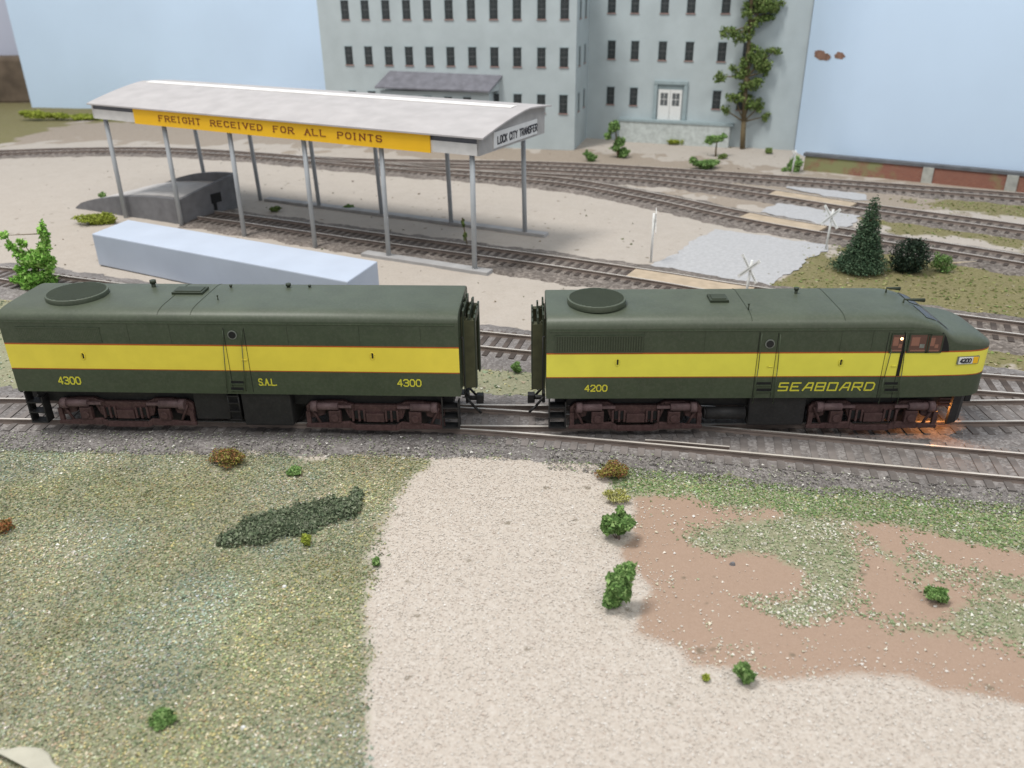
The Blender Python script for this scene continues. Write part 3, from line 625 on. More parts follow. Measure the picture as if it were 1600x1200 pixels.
def loco_common(fr, parent, d):
    y = -WB
    # louvred intake grille
    if d.get('grille'):
        x0, z1 = fr.side(*d['grille'][0]); x1, z0 = fr.side(*d['grille'][1])
        for sy in (-1, 1):
            mb = MB(); ys = lambda a, b: (min(sy*a, sy*b), max(sy*a, sy*b))
            mb.box(x0, x1, *ys(WB+.004, WB+.012), z0, z1, 1); n = d.get('slats', 26)
            for k in range(n+1): xx = x0+(x1-x0)*k/n; mb.box(xx-d.get('sw', .022), xx+d.get('sw', .022), *ys(WB+.006, WB+d.get('sd', .03)), z0, z1, 0)
            mb.box(x0-.05, x1+.05, *ys(WB+.006, WB+.04), z1, z1+.04, 0); mb.box(x0-.05, x1+.05, *ys(WB+.006, WB+.04), z0-.04, z0, 0)
            mb.build('grille', ['green', 'green_dark'], parent)
    # side doors: seams, porthole, handle, step
    for (x0p, x1p, ytop, ybot, port, pmat) in d['doors']:
        xa, zt = fr.side(x0p, ytop); xb, _ = fr.side(x1p, ytop); _, zb = fr.side(x0p, ybot)
        dm = MB(); dm.box(xa-.007, xa+.007, y-.012, y-.001, zb, zt, 0); dm.box(xb-.007, xb+.007, y-.012, y-.001, zb, zt, 0);
        door = dm.build('door', ['hole_shade'], parent)
        hm = MB(); xh, zh = xb-.12, (d['zz'][0]+d['zz'][1])/2-.05; hm.tube((xh-.12, y-.03, zh), (xh+.08, y-.03, zh), .022, 6); hm.build('handle', d['stripe'], door)
        if port:
            xp, zp = fr.side(*port); pm = MB(); pm.tube((xp, y-.002, zp), (xp, y-.035, zp), .17, 20, 1); pm.tube((xp, y-.03, zp), (xp, y-.045, zp), .135, 20, 0)
            pm.build('porthole', [pmat, 'metal_trim'], door)
    for pts in d['rails']:
        q = [fr.side(*p) for p in pts]; p3 = [(q[0][0], y-.005, q[0][1])]+[(a, y-.07, b) for a, b in q]+[(q[-1][0], y-.005, q[-1][1])]
        rod(parent, p3, .014, 'green' if len(pts) < 9 else 'black')
    for p in d['lifts']:
        x, z = fr.side(*p); mb = MB(); n = 12
        pts = [(x+.075*math.cos(2*math.pi*k/n), y-.02, z+.14*math.sin(2*math.pi*k/n)) for k in range(n+1)]; mb.path(pts, .018, 5, 0); mb.box(x-.028, x+.028, y-.006, y-.001, z-.10, z+.10, 1)  # dark strip inside the ring is its shadow, painted on
        mb.build('lifting_ring', [d['stripe'], 'hole_shade'], parent)
    for (px, py, wpx, hpx) in d['steps']:
        x, z = fr.side(px, py); mb = MB(); k = wpx/42; mb.box(x, x+k, y-.005, y+.25, z-.05, z+.05, 0); mb.box(x, x+k, y-.07, y-.005, z-.07, z-.05, 1); mb.build('foothold', ['hole_shade', 'green'], parent)
    for (txt, a, b, kw) in d['text']:
        x0, z1 = fr.side(*a); x1, z0 = fr.side(*b)
        lettering(txt, x1-x0, z1-z0, lambda u, v, w, x0=x0, z0=z0: (x0+u, y-w, z0+v), 'lettering', 'letter', parent, **kw)
    for (a, b, z, h) in d['hatch']:
        x0, y1 = fr.top(a[0], a[1], z); x1, y0 = fr.top(b[0], b[1], z); mb = MB(); mb.box(x0, x1, y0, y1, z-.15, z+h); mb.box(x0+.08, x1-.08, y0+.1, y1-.1, z+h, z+h+.03)
        mb.build('roof_hatch', 'green_dark', parent, bevel=.02)
    for (px, py, z, r, h) in d['knobs']:
        x, yy = fr.top(px, py, z); mb = MB(); mb.tube((x, yy, z-.25), (x, yy, z+h), r*.7, 8); mb.tube((x, yy, z+h), (x, yy, z+h+r), r, 10); mb.build('roof_vent', 'green_dark', parent)
    for x in d['panels']:
        mb = MB(); mb.box(x-.006, x+.006, y-.006, y-.001, d['zz'][1]+.07, d['eave']-.12); mb.build('panel_seam', 'green_dark', parent)
    mb = MB(); mb.box(.12, d.get('drip', LB-.12), y-.028, y-.001, d['eave']-.10, d['eave']-.07); mb.build('drip_rail', 'green', parent)
    for px in d['seams']:
        x, _ = fr.top(px, d['seam_y'], d['crown']); mb = MB(); zc = d['crown']
        pr = arc_profile(WB, d['eave'], zc); pr = [(-a, b) for a, b in pr]+[(a, b) for a, b in pr[::-1][1:]]; pr = pr[2:-2]
        for (a, b), (c, e) in zip(pr[:-1], pr[1:]): mb.hexa([(x-.012, a, b), (x+.012, a, b), (x+.012, c, e), (x-.012, c, e)], [(x-.012, a, b+.012), (x+.012, a, b+.012), (x+.012, c, e+.012), (x-.012, c, e+.012)])
        mb.build('roof_seam', 'green_dark', parent)
def diaphragm(parent, x, sx, z0, z1, w=.78):
    """folded gangway bellows and striker plate on the end of a unit"""
    for k, (dx, zz, ww) in enumerate(((.10, z1, w), (.30, z1-.12, w*.97), (.50, z1-.28, w*.93))):
        mb = MB(); a = x+sx*dx; t = .035
        for y0, y1, za, zb in ((-ww, -ww+.3, z0, zz), (ww-.3, ww, z0, zz), (-ww+.3, ww-.3, zz-.3, zz)): mb.box(a-t, a+t, y0, y1, za, zb)
        for q in (-.55, .1, .5): mb.box(a-t*.6, a+t*.6, q*ww-.05, q*ww+.05, zz-.02, zz+.16-.05*k)
        mb.build('diaphragm', 'green_dark', parent, bevel=.015)
    mb = MB(); n = 6
    for k in range(n):
        a = x+sx*(.02+.47*k/n); b = a+sx*.05
        b = a+sx*.47/n
        for sy in (-1, 1): mb.box(min(a, b)+.002, max(a, b)-.002, *sorted((sy*(w-.24), sy*(w-.03-.07*(k % 2)))), z0+.1, z1-.25-.05*k)
    
    for sy in (-1, 1): mb.box(*sorted((x+sx*.12, x+sx*.49)), *sorted((sy*(w-.3), sy*(w-.012))), z0+.05, z1-.38)
    mb.build('bellows', 'bellows', parent)
    mb = MB(); mb.box(min(x, x+sx*.12), max(x, x+sx*.12), -.25, .25, .62, 1.05); mb.tube((x, 0, .75), (x+sx*.45, 0, .75), .1, 8); mb.box(*sorted((x+sx*.4, x+sx*.68)), -.16, .16, .56, .92); mb.build('coupler', 'black', parent, bevel=.03)
    for sy in (-1, 1):
        mb = MB(); mb.path([(x+sx*.03, sy*1.45, 1.5), (x+sx*.13, sy*1.45, 1.5), (x+sx*.13, sy*1.45, 3.9), (x+sx*.03, sy*1.45, 3.9)], .022, 6); mb.build('grab_iron', 'black', parent)
        mb = MB(); mb.path([(x+sx*.05, sy*.45, 1.0), (x+sx*.35, sy*.48, .62), (x+sx*.62, sy*.5, .35)], .05, 6); mb.build('air_hose', 'black', parent)
def steps_block(parent, x0, x1):
    for sy in (-1, 1):
        mb = MB(); ys = lambda a, b: tuple(sorted((sy*a, sy*b)))
        mb.box(x0, x0+.05, *ys(1.2, 1.62), .25, 1.57); mb.box(x1-.05, x1, *ys(1.2, 1.62), .25, 1.34)
        for z in (.26, .68, 1.1): mb.box(x0, x1, *ys(1.2, 1.64), z, z+.05)
        mb.build('corner_steps', 'black', parent)

# --- B unit (cabless booster) on the left
BX, BY, BR = -18.83, -.07, math.atan2(-.29, 16.6)
fb = Frame(BX, BY, BR); B = thing('booster_locomotive', 'green cabless diesel locomotive with yellow stripe numbered 4300, coupled on the left', 'locomotive', (BX, BY, 0), BR)
BZ = (2.63, 3.58)
body([(0, WB, 1.66, 4.53, 4.88), (.05, WB, 1.66, 4.55, 4.91), (LB-.05, WB, 1.66, 4.55, 4.91), (LB, WB, 1.66, 4.53, 4.88)], BZ, 'yellow', B)
loco_common(fb, B, dict(zz=BZ, stripe='yellow', crown=4.91, eave=4.55, panels=[1.7, 4.75, 6.3, 10.6, 13.2, 15.4], grille=((26, 512), (158, 533)), slats=48, sw=.03, sd=.016,
    doors=[(348, 380, 512, 612, (363, 523), 'hole_shade')], rails=[[(349, 516), (350, 540), (356, 612)], [(378, 516), (379, 540), (385, 610)]],
    lifts=[(130, 556), (582, 556)], steps=[(361, 597, 20, 3), (361, 607, 20, 3)],
    text=[('4300', (90, 589), (127, 600), dict(stroke=.16, gap=.36)), ('S.A.L.', (404, 592), (433, 602), dict(stroke=.16, gap=.36)), ('4300', (621, 593), (658, 603.5), dict(stroke=.16, gap=.36))],
    hatch=[((280, 451), (316, 461), 4.9, .10)], knobs=[(240, 446, 4.95, .12, .1), (451, 449, 4.9, .1, .06), (484, 449, 4.9, .06, .04), (361, 449, 4.92, .06, .05), (340, 465, 5.0, .035, .06)],
    seams=[272, 322], seam_y=462))
x, yy = fb.top(120, 456, 5.05); fan(B, x, yy, 4.98, 1.10)
truck(B, 3.82, 5.3); truck(B, 13.45, 5.25)
mb = MB(); mb.box(6.55, 8.3, -1.45, 1.45, .42, 1.66); mb.build('battery_box', 'black', B, bevel=.04)
mb = MB(); mb.box(8.45, 10.35, -1.62, 1.62, .26, 1.66); mb.build('fuel_tank', 'black', B, bevel=.08)
mb = MB()
for q in (0, .4): mb.tube((7.95+q, -1.6, 1.66), (7.95+q, -1.6, .45), .035, 6)
for z in (.5, .85, 1.2, 1.5): mb.box(7.93, 8.37, -1.66, -1.5, z, z+.04)
mb.build('ladder', 'black', B)
mb = MB(); mb.box(.35, LB-.35, -1.2, 1.2, 1.0, 1.66); mb.build('underframe', 'black', B)
steps_block(B, .1, .75); steps_block(B, LB-.75, LB-.1)
diaphragm(B, LB, 1, 1.6, 4.72, .95); diaphragm(B, 0, -1, 1.6, 4.6, .95)

# --- A unit (cab) on the right
AX, AY, AR = .99, -.28, math.atan2(.30, 16.0)
fa = Frame(AX, AY, AR)
A = thing('cab_locomotive', 'green diesel cab locomotive with yellow stripe and SEABOARD lettering, rounded nose to the right', 'locomotive', (AX, AY, 0), AR)
AZ = (2.43, 3.32); zs, ze, zt = 1.55, 4.30, 4.72
st = [(0, WB, zs, ze-.03, zt-.03), (.05, WB, zs, ze, zt), (11.9, WB, zs, ze, zt), (12.4, WB, zs, ze, 4.72), (12.8, WB, zs, ze, 4.70), (13.1, WB, zs, ze-.02, 4.64), (13.45, WB-.01, zs, ze-.06, 4.52),
      (13.8, WB-.02, zs, 4.14, 4.41), (14.05, WB-.03, zs, 3.98, 4.24), (14.25, WB-.04, zs, 3.83, 4.08), (14.45, WB-.05, zs, 3.70, 3.99), (14.7, WB-.06, zs, 3.62, 3.95), (15.1, WB-.09, zs, 3.56, 3.90), (15.35, WB-.13, zs, 3.52, 3.85),
      (15.55, WB-.19, zs, 3.48, 3.79), (15.7, WB-.27, zs+.01, 3.45, 3.73), (15.82, WB-.36, zs+.02, 3.43, 3.67), (15.92, WB-.48, zs+.03, 3.41, 3.60), (16.0, WB-.62, zs+.05, 3.40, 3.54), (16.06, WB-.8, zs+.07, 3.39, 3.49), (16.11, WB-1.0, zs+.1, 3.386, 3.45), (16.15, WB-1.3, zs+.13, 3.382, 3.42)]
body(st, AZ, 'lemon', A)
loco_common(fa, A, dict(zz=AZ, stripe='lemon', drip=12.9, crown=zt, eave=ze, panels=[3.45, 5.6, 7.5, 10.4, 11.5], grille=((869, 526), (1003, 549)), slats=34,
    doors=[(1188, 1217, 520, 622, (1203, 537), 'glass'), (1390, 1414, 519, 622, None, None)],
    rails=[[(1190, 520), (1184, 575), (1175, 629)], [(1219, 522), (1214, 575), (1207, 629)], [(1392, 545), (1380, 590), (1372, 629)], [(1416, 520), (1408, 580), (1401, 629)]],
    lifts=[(965, 566), (1314, 566)], steps=[(1182, 599, 22, 3), (1182, 609, 22, 3), (1382, 599, 20, 3), (1382, 609, 20, 3)],
    text=[('4200', (914, 602), (948, 611), dict(stroke=.17, gap=.36)), ('SEABOARD', (1217, 598.5), (1363, 609.5), dict(stroke=.17, gap=.46, slant=.16, glyphs=SQ))],
    hatch=[((1104, 463), (1139, 473), 4.72, .10)], knobs=[(1244, 455, 4.8, .09, .06), (1170, 478, 4.86, .04, .05)], seams=[1160, 1300], seam_y=470))
x, yy = fa.top(932, 464, 4.95); fan(A, x, yy, 4.84, 1.07)
truck(A, 3.35, 4.9); truck(A, 12.15, 4.75)
mb = MB(); mb.box(7.5, 9.6, -1.55, 1.55, .3, 1.55); mb.build('fuel_tank', 'black', A, bevel=.08)
mb = MB(); mb.tube((5.95, -1.4, .78), (7.4, -1.4, .78), .24, 14); mb.tube((5.95, -1.4, .78), (5.88, -1.4, .78), .2, 14); mb.build('air_tank', 'black', A)
mb = MB(); mb.box(.35, 15.2, -1.2, 1.2, 1.0, 1.55); mb.build('underframe', 'black', A)
steps_block(A, .1, .75)
diaphragm(A, 0, -1, 1.5, 4.55, .95)
# cab side windows with frames
for (a, b) in (((1396, 523), (1411, 549)), ((1424, 523), (1448, 549)), ((1452, 524), (1468, 549))):
    x0, z1 = fa.side(*a); x1, z0 = fa.side(*b)
    for sy in (-1, 1):
        ys = lambda p, q: tuple(sorted((sy*p, sy*q))); w = WB
        mb = MB(); f = .05
        for q in ((x0-f, x1+f, z1, z1+f), (x0-f, x1+f, z0-f, z0), (x0-f, x0, z0, z1), (x1, x1+f, z0, z1)): mb.box(q[0], q[1], *ys(w-.02, w+.03), q[2], q[3])
        fo = mb.build('cab_window', 'green_dark', A); mb = MB(); mb.box(x0, x1, *ys(w-.02, w+.018), z0, z1); pn = mb.build('pane', 'cabglass', fo)
        if x1 > 13.2 or True:
            mb = MB(); dx, dz = x1-x0, z1-z0
            mb.box(x0+.08*dx, x0+.5*dx, *ys(w+.0181, w+.021), z0+.35*dz, z0+.86*dz, 0); mb.box(x0+.55*dx, x0+.8*dx, *ys(w+.0181, w+.021), z0+.22*dz, z0+.45*dz, 1 if dx > .5 else 0); mb.box(x0+.1*dx, x0+.9*dx, *ys(w+.0181, w+.021), z0+.02*dz, z0+.1*dz, 0); mb.build('cab_seat', ['cabseat', 'metal_trim'], pn, bevel=.02)
x, z = fa.side(1409, 529); mb = MB(); mb.tube((x, -WB-.018, z), (x, -WB-.024, z), .05, 10); mb.build('cab_lamp', 'bulb', A)
q = [fa.side(*p) for p in ((1471, 524), (1475, 520), (1479, 527), (1482, 537), (1483, 549), (1471, 549))]
for sy in (-1, 1):
    mb = MB(); y0, y1 = sorted((sy*(WB-.08), sy*(WB+.004))); mb.hexa([(a, y0, b) for a, b in q], [(a, y1, b) for a, b in q]); mb.build('quarter_window', 'hole_shade', A)
# black strip standing in for the dark gap at the cab door edge
x, z1 = fa.side(1416, 521); x2, z2 = fa.side(1407, 586); mb = MB(); mb.box(x-.05, x+.05, -WB-.03, -WB-.002, AZ[0], z1); mb.build('door_gap_strip', 'hole_shade', A)
# windscreen panes lying on the sloping cab front
def crown_at(x): return np.interp(x, [s[0] for s in st], [s[4] for s in st]), np.interp(x, [s[0] for s in st], [s[3] for s in st]), np.interp(x, [s[0] for s in st], [s[1] for s in st])
def surf_z(x, y):
    c, e, w = crown_at(x); r = min(.999, abs(y)/w); t = math.acos(r**(1/.34)); return e+(c-e)*math.sin(t)**.85
for sy in (-1, 1):
    mb = MB()
    for i in range(6):
        for j in range(6):
            q = []
            for (u, v) in ((i, j), (i+1, j), (i+1, j+1), (i, j+1)):
                x = 13.42+.88*u/6; y = sy*(.12+1.2*v/6); q.append((x, y, surf_z(x, y)+.02))
            mb.quad(q if sy > 0 else q[::-1])
    mb.build('windscreen', 'glass', A)
# number board, headlight, horns, pilot, coupler
x0, z1 = fa.side(1499, 559, -1.35); x1, z0 = fa.side(1530, 568, -1.2)
def nose_w(x): return crown_at(x)[2]
for sy in (-1, 1):
    xa, xb = 14.7, 15.42; ya, yb = nose_w(xa)+.03, nose_w(xb)+.03; mb = MB(); zA, zB = 2.88, 3.12
    for (za, zb, o, mi, x_0, x_1) in ((zA-.03, zB+.03, .0, 0, xa-.04, xb+.04), (zA, zB, .03, 1, xa, xa+.52), (zA, zB, .03, 2, xa+.53, xb)):
        f_ = lambda x: np.interp(x, [xa, xb], [ya, yb]); mb.hexa([(x_0, sy*(f_(x_0)-.12), za), (x_1, sy*(f_(x_1)-.12), za), (x_1, sy*(f_(x_1)+.02+o), za), (x_0, sy*(f_(x_0)+.02+o), za)], [(x_0, sy*(f_(x_0)-.12), zb), (x_1, sy*(f_(x_1)-.12), zb), (x_1, sy*(f_(x_1)+.02+o), zb), (x_0, sy*(f_(x_0)+.02+o), zb)], mi)
    nb = mb.build('number_board', ['metal_trim', 'white', 'sign_yellow'], A)
    if sy < 0:
        f_ = lambda x: np.interp(x, [xa, xb], [ya, yb]); lettering('4200', .40, .15, lambda u, v, w: (xa+.05+u, -(f_(xa+.05+u)+.05+w), zA+.05+v), 'board_number', 'black_ink', nb, stroke=.24, gap=.3)
mb = MB(); mb.tube((16.1, 0, 2.9), (16.22, 0, 2.9), .26, 20, 0); mb.tube((16.21, 0, 2.9), (16.24, 0, 2.9), .2, 20, 1); mb.build('headlight', ['metal_trim', 'glass'], A)
for (px, py, z, ln) in ((1385, 452, 4.82, .5), (1412, 470, 4.72, .75)):
    x, y = fa.top(px, py, z); mb = MB(); mb.tube((x, y, z-.2), (x, y, z+.06), .03, 6); mb.tube((x, y, z+.06), (x+ln, y, z+.02), .03, 8, 0, .075); mb.build('horn', 'green_dark', A)
mb = MB()
pil = [(15.08, -1.33), (15.45, -1.18), (15.78, -.8), (15.92, 0), (15.78, .8), (15.45, 1.18), (15.08, 1.33)]
for (a, b), (c, e) in zip(pil[:-1], pil[1:]): mb.hexa([(a-.1, b*.94, .22), (c-.1, e*.94, .22), (c-.06, e, .22), (a-.06, b, .22)], [(a-.05, b*.94, 1.6), (c-.05, e*.94, 1.6), (c, e, 1.6), (a, b, 1.6)])
mb.build('pilot', 'black', A)
mb = MB(); mb.tube((15.7, 0, .75), (16.2, 0, .75), .1, 8); mb.box(16.15, 16.4, -.16, .16, .56, .92); mb.build('coupler', 'black', A, bevel=.03)
# small filament lamp shining out under the nose
mb = MB(); mb.tube((14.62, -.95, 1.3), (14.78, -.95, 1.3), .07, 10); mb.build('nose_lamp', 'bulb', A)
mb = MB()
for z in (1.0, 1.14, 1.28): mb.box(14.55, 15.0, -1.36, -1.3, z, z+.05)
mb.build('lamp_louvre', 'rust', A)
pl_ = bpy.data.lights.new('nose_lamp_light', 'POINT'); pl_.energy = 70; pl_.color = (1, .36, .08); pl_.shadow_soft_size = .1
po = bpy.data.objects.new('nose_lamp_light', pl_); COL.objects.link(po); po.parent = A; po.location = (14.78, -1.12, .82)

# ------------------------------------------------------------------ freight shed
p0 = P(743, 425); SA = np.array([-.9035, .4286, 0]); SN = np.array([.4286, .9035, 0])
srz = math.atan2(SA[1], SA[0])
shed = thing('freight_shed', 'open freight shed with pale grey roof on thin posts and a long yellow sign', 'shed', (p0[0], p0[1], -.4), srz)
shed.rotation_euler = (0, -math.radians(.5), srz)
# local frame: x = along the shed (to the left), y = towards the camera, so depth v is -y
def sb(mb, u0, u1, v0, v1, z0, z1, mi=0): mb.box(u0, u1, min(-v0, -v1), max(-v0, -v1), z0+.4, z1+.4, mi)
UL, UR = 30.9, -.55; VN, VF = -.35, 8.2; FE = 8.0
for u in (.05, 6.3, 12.2, 18.4, 24.4, 30.2):
    mb = MB(); mb.tube((u, 0, -.4), (u, 0, 7.1), .155, 10); mb.build('post', 'post', shed)
for u in (.95, 6.85, 12.9, 18.8, 24.8, 30.6):
    mb = MB(); mb.tube((u, -8.6, -.4), (u, -8.25, 7.1), .155, 10); mb.build('post', 'post', shed)
RV = 5.2
def rz(v): return 7.60+.90*(.5*min(1, (v+.6)/5.8)+.5*(1-((5.7-v)/6.3)**2))-.05*max(0, v-5.2)
def skew(v): return 1.0*np.clip((v+.7)/6, 0, 1)
def arch(mb, vs, t, ua, ub, dz=0, sk=1):
    for v0, v1 in zip(vs[:-1], vs[1:]):
        q = lambda z0, z1: [(ua, -v0, z0+.4), (ub+sk*skew(v0), -v0, z0+.4), (ub+sk*skew(v1), -v1, z1+.4), (ua, -v1, z1+.4)][::-1]
        mb.hexa(q(rz(v0)+dz-t, rz(v1)+dz-t), q(rz(v0)+dz, rz(v1)+dz))
mb = MB(); arch(mb, np.linspace(VN-.25, VF+.2, 13), .09, UR-.45, UL+.15); ro = mb.build('roof', 'roofcard', shed)
mb = MB(); arch(mb, np.linspace(RV-.4, RV+.4, 4), .03, UR+.6, UL-.8, .035); mb.build('ridge_strip', 'ridgewhite', ro)
mb = MB(); sb(mb, UR, UL, VN, VN+.12, 6.55, 7.2); mb.build('fascia', 'fascia', shed)
mb = MB(); sb(mb, UR+.05, UL-.05, VN+.04, VN+.16, 7.2, 7.57); mb.build('eave_board', 'fascia_dark', shed)
mb = MB(); sb(mb, UR, UL, VF-.1, VF, 6.55, 8.2); mb.build('fascia', 'fascia', shed)
for ue in (UR, UL):
    mb = MB(); a, b = ue-.06, ue+.06
    pr = [(VN, 6.55), (VF, 6.55)]+[(v, rz(v)-.10) for v in np.linspace(VF, VN, 8)]
    mb.hexa([(a, -v, z+.4) for v, z in pr], [(b, -v, z+.4) for v, z in pr]); mb.build('gable', 'fascia' if ue > 5 else 'slab', shed)
for k in range(9):
    mb = MB(); u = UR+2+k*3.4; sb(mb, u-.08, u+.08, VN+.2, VF-.2, 7.1, 7.35); mb.build('tie_beam', 'post', shed)
# yellow sign board with its wording
mb = MB(); sb(mb, 2.55, 26.65, VN-.10, VN-.01, 6.49, 7.58); sg = mb.build('sign_board', 'sign_yellow', shed)
lettering('FREIGHT RECEIVED FOR ALL POINTS', 18.3, .33, lambda u, v, w: (24.2-u, -(VN-.10)+w, 6.86+.4+v), 'sign_lettering', 'red_ink', sg, stroke=.22, gap=.62, serif=True, thick=.02)
# white sign on the end
mb = MB(); a, b = UR-.12, UR-.062; mb.box(a, b, -7.0, -1.3, 6.70+.4, 7.6+.4); es = mb.build('end_sign', 'lotsign', shed)
lettering('LOCK CITY TRANSFER', 5.2, .40, lambda u, v, w: (UR-.12-w, -(1.75+u), 6.90+.4+v), 'end_lettering', 'black_ink', es, stroke=.2, gap=.42, thick=.02)
# concrete kerbs the posts stand on
for (u0, u1, v, lab) in ((-1.0, 8.2, 0, 'pale grey concrete kerb under the front posts of the freight shed'), (-.6, 24.3, 8.8, 'grey concrete kerb under the rear posts of the freight shed')):
    mb = MB(); mb.box(u0, u1, -v-.38, -v+.38, -.06, .22)
    k = mb.build('concrete_kerb', 'slab', None, bevel=.04, loc=(p0[0], p0[1], -.4)); k.rotation_euler = (0, 0, srz); tag(k, lab, 'kerb', 'kerbs under the freight shed')

# ------------------------------------------------------------------ pale block, ramp at the end of the siding
blk = [P(143, 365, 1.65), P(543, 440, 1.65), P(590, 408, 1.65), P(200, 343, 1.65)]
mb = MB(); mb.hexa([(q[0], q[1], -.36) for q in blk], [(q[0], q[1], 1.65) for q in blk]); o = mb.build('foam_block', 'foam', None, bevel=.07)
tag(o, 'long pale blue-grey block lying on the sand behind the left locomotive', 'block')
ramp = thing('loading_ramp', 'dark grey humped loading ramp at the end of the siding under the shed', 'ramp', (p0[0], p0[1], -.4), srz)
def hump(u, h, u0=24.9, u1=36.3): t = np.clip((u1-u)/(u1-u0), 0, 1); return .08+h*math.sin(t*math.pi/2)**.62
us = np.linspace(24.9, 36.3, 15)
mb = MB()
def strip_wall(mb, v0, v1, hf, mi=0):
    for a, b in zip(us[:-1], us[1:]): mb.hexa([(a, -v1, -.05), (b, -v1, -.05), (b, -v0, -.05), (a, -v0, -.05)], [(a, -v1, hf(a)), (b, -v1, hf(b)), (b, -v0, hf(b)), (a, -v0, hf(a))], mi)
strip_wall(mb, .35, .75, lambda u: hump(u, 1.75)); mb.build('side_wall', 'dock', ramp)
mb = MB(); strip_wall(mb, .752, 5.9, lambda u: hump(u, 1.95)-.12 if u > 24.95 else hump(u, 1.95)-.12); mb.build('deck', 'dock_deck', ramp)
mb = MB(); strip_wall(mb, 5.902, 6.3, lambda u: hump(u, 2.55, 24.9, 34)); mb.build('side_wall', 'dock', ramp)
mb = MB()
pr = [(.35, -.05), (6.3, -.05), (6.3, 2.62), (5.4, 2.55), (.35, 1.82)]
mb.hexa([(24.6, -v, z) for v, z in pr], [(24.898, -v, z) for v, z in pr]); mb.build('end_wall', 'dock', ramp)
mb = MB(); mb.box(24.56, 24.6, -4.3, -3.3, .9, 1.6); mb.box(24.56, 24.6, -3.75, -3.45, .35, .9); mb.build('coupler_slot', 'hole_shade', ramp)

# ------------------------------------------------------------------ mill building
b0 = P(520, 222); b1 = P(897, 235); bd = (b1-b0); BL = np.linalg.norm(bd); bd /= BL; brz = math.atan2(bd[1], bd[0]); b0 = b0-bd*.2
mill = thing('mill_building', 'pale grey-green mill with rows of small dark windows and a projecting left block', 'building', (b0[0], b0[1], -.4), brz)
MF = Frame(b0[0], b0[1], brz)
BLn = BL+.2
w0 = P(905, 215); w1 = P(1240, 235); wA = MF.loc(w0); wB = MF.loc(w1); HB = 18.6
mb = MB(); mb.box(0, BLn, 0, 9.5, 0, HB); mb.build('wall', 'building', mill)
# right wing: its front runs from wA to wB
wd_ = (wB-wA)[:2]; WL = np.linalg.norm(wd_); wd_ /= WL; wn_ = np.array([-wd_[1], wd_[0]])
wq = [wA[:2]-wd_*1.0, wB[:2], wB[:2]+wn_*6, wA[:2]-wd_*1.0+wn_*6]
mb = MB(); mb.hexa([(q[0], q[1], -.1) for q in wq], [(q[0], q[1], HB+1) for q in wq]); mb.build('wall', 'building', mill)
def window_mesh():
    mb = MB(); w, h = .40, .88
    mb.box(-w, w, -.035, -.003, -h, h, 0)
    mb.box(-.022, .022, -.05, -.036, -h+.02, h-.02, 1); mb.box(-w+.04, w-.04, -.052, -.034, -.03, .03, 1)
    for q in (-.5, .5): mb.box(-w+.05, w-.05, -.045, -.034, q*h-.012, q*h+.012, 1)
    for q in (-.2, .2): mb.box(q-.01, q+.01, -.044, -.034, -h+.03, h-.03, 1)
    mb.box(-w-.05, -w, -.06, -.003, -h, h, 2); mb.box(-w-.05, w+.05, -.07, -.003, h, h+.07, 2)  # darker left and top strips stand in for the window edge shadow
    return mb
win0 = window_mesh().build('window', ['pane', 'muntin', 'bledge'], mill)
mb = MB(); mb.box(-.48, .48, -.10, -.002, -.98, -.885); sil0 = mb.build('sill', 'sill', win0)
first = [True]
def put_window(x, y, z, a, h=.88):
    if first[0]: o = win0; first[0] = False
    else: o = copy_tree(win0, mill)
    o.location = (x, y, z); o.rotation_euler = (0, 0, a); o.scale = (1, 1, h/.88)
for zc in (9.3, 13.0-.0, 17.6, 4.15):
    zc = {9.3: 8.48, 13.0: 12.82, 17.6: 17.1, 4.15: 4.1}[zc]
    for k in range(11):
        u = [2.85, 5.05, 7.28, 9.5, 11.7, 13.95, 16.25, 18.55, 20.9, 23.35, 25.62][k]+.2
        put_window(u, 0, zc+.4, 0)
wa = math.atan2(wd_[1], wd_[0])
for zc, us_ in ((4.15, (3.42, 5.95, 14.65, 17.1)), (8.7, (3.35, 5.85, 8.75, 11.5, 14.75, 17.2)), (13.1, (3.2, 5.65, 8.7, 11.35, 14.75, 17.3)), (17.5, (3.2, 5.65, 8.7, 11.35, 14.75, 17.3))):
    for u in us_: put_window(wA[0]+wd_[0]*u, wA[1]+wd_[1]*u, zc+.4, wa)
for zc in (4.1, 8.48, 12.82):
    for v in (1.9, 5.0): put_window(BLn, v, zc+.4, math.pi/2)
def wb(mb, u0, u1, d0, d1, z0, z1, mi=0):      # box on the wing front: u along, d outwards
    pt = lambda u, d: (wA[0]+wd_[0]*u-wn_[0]*d, wA[1]+wd_[1]*u-wn_[1]*d)
    q = [pt(u0, d1), pt(u1, d1), pt(u1, d0), pt(u0, d0)]; mb.hexa([(a, b, z0+.4) for a, b in q], [(a, b, z1+.4) for a, b in q], mi)
mb = MB(); wb(mb, 4.8, 16.4, .002, .9, -.45, 1.75); mb.build('loading_dock', 'bstone', mill)
mb = MB(); wb(mb, 4.6, 16.7, .002, 1.0, 1.752, 1.98); mb.build('dock_ledge', 'bledge', mill)
dm = MB(); wb(dm, 8.15, 8.5, .002, .25, 1.99, 5.5); wb(dm, 11.3, 11.65, .002, .25, 1.99, 5.5); wb(dm, 8.15, 11.65, .002, .3, 5.502, 5.8); wb(dm, 8.5, 11.3, .002, .05, 5.0, 5.5); df = dm.build('door_frame', 'bledge', mill)
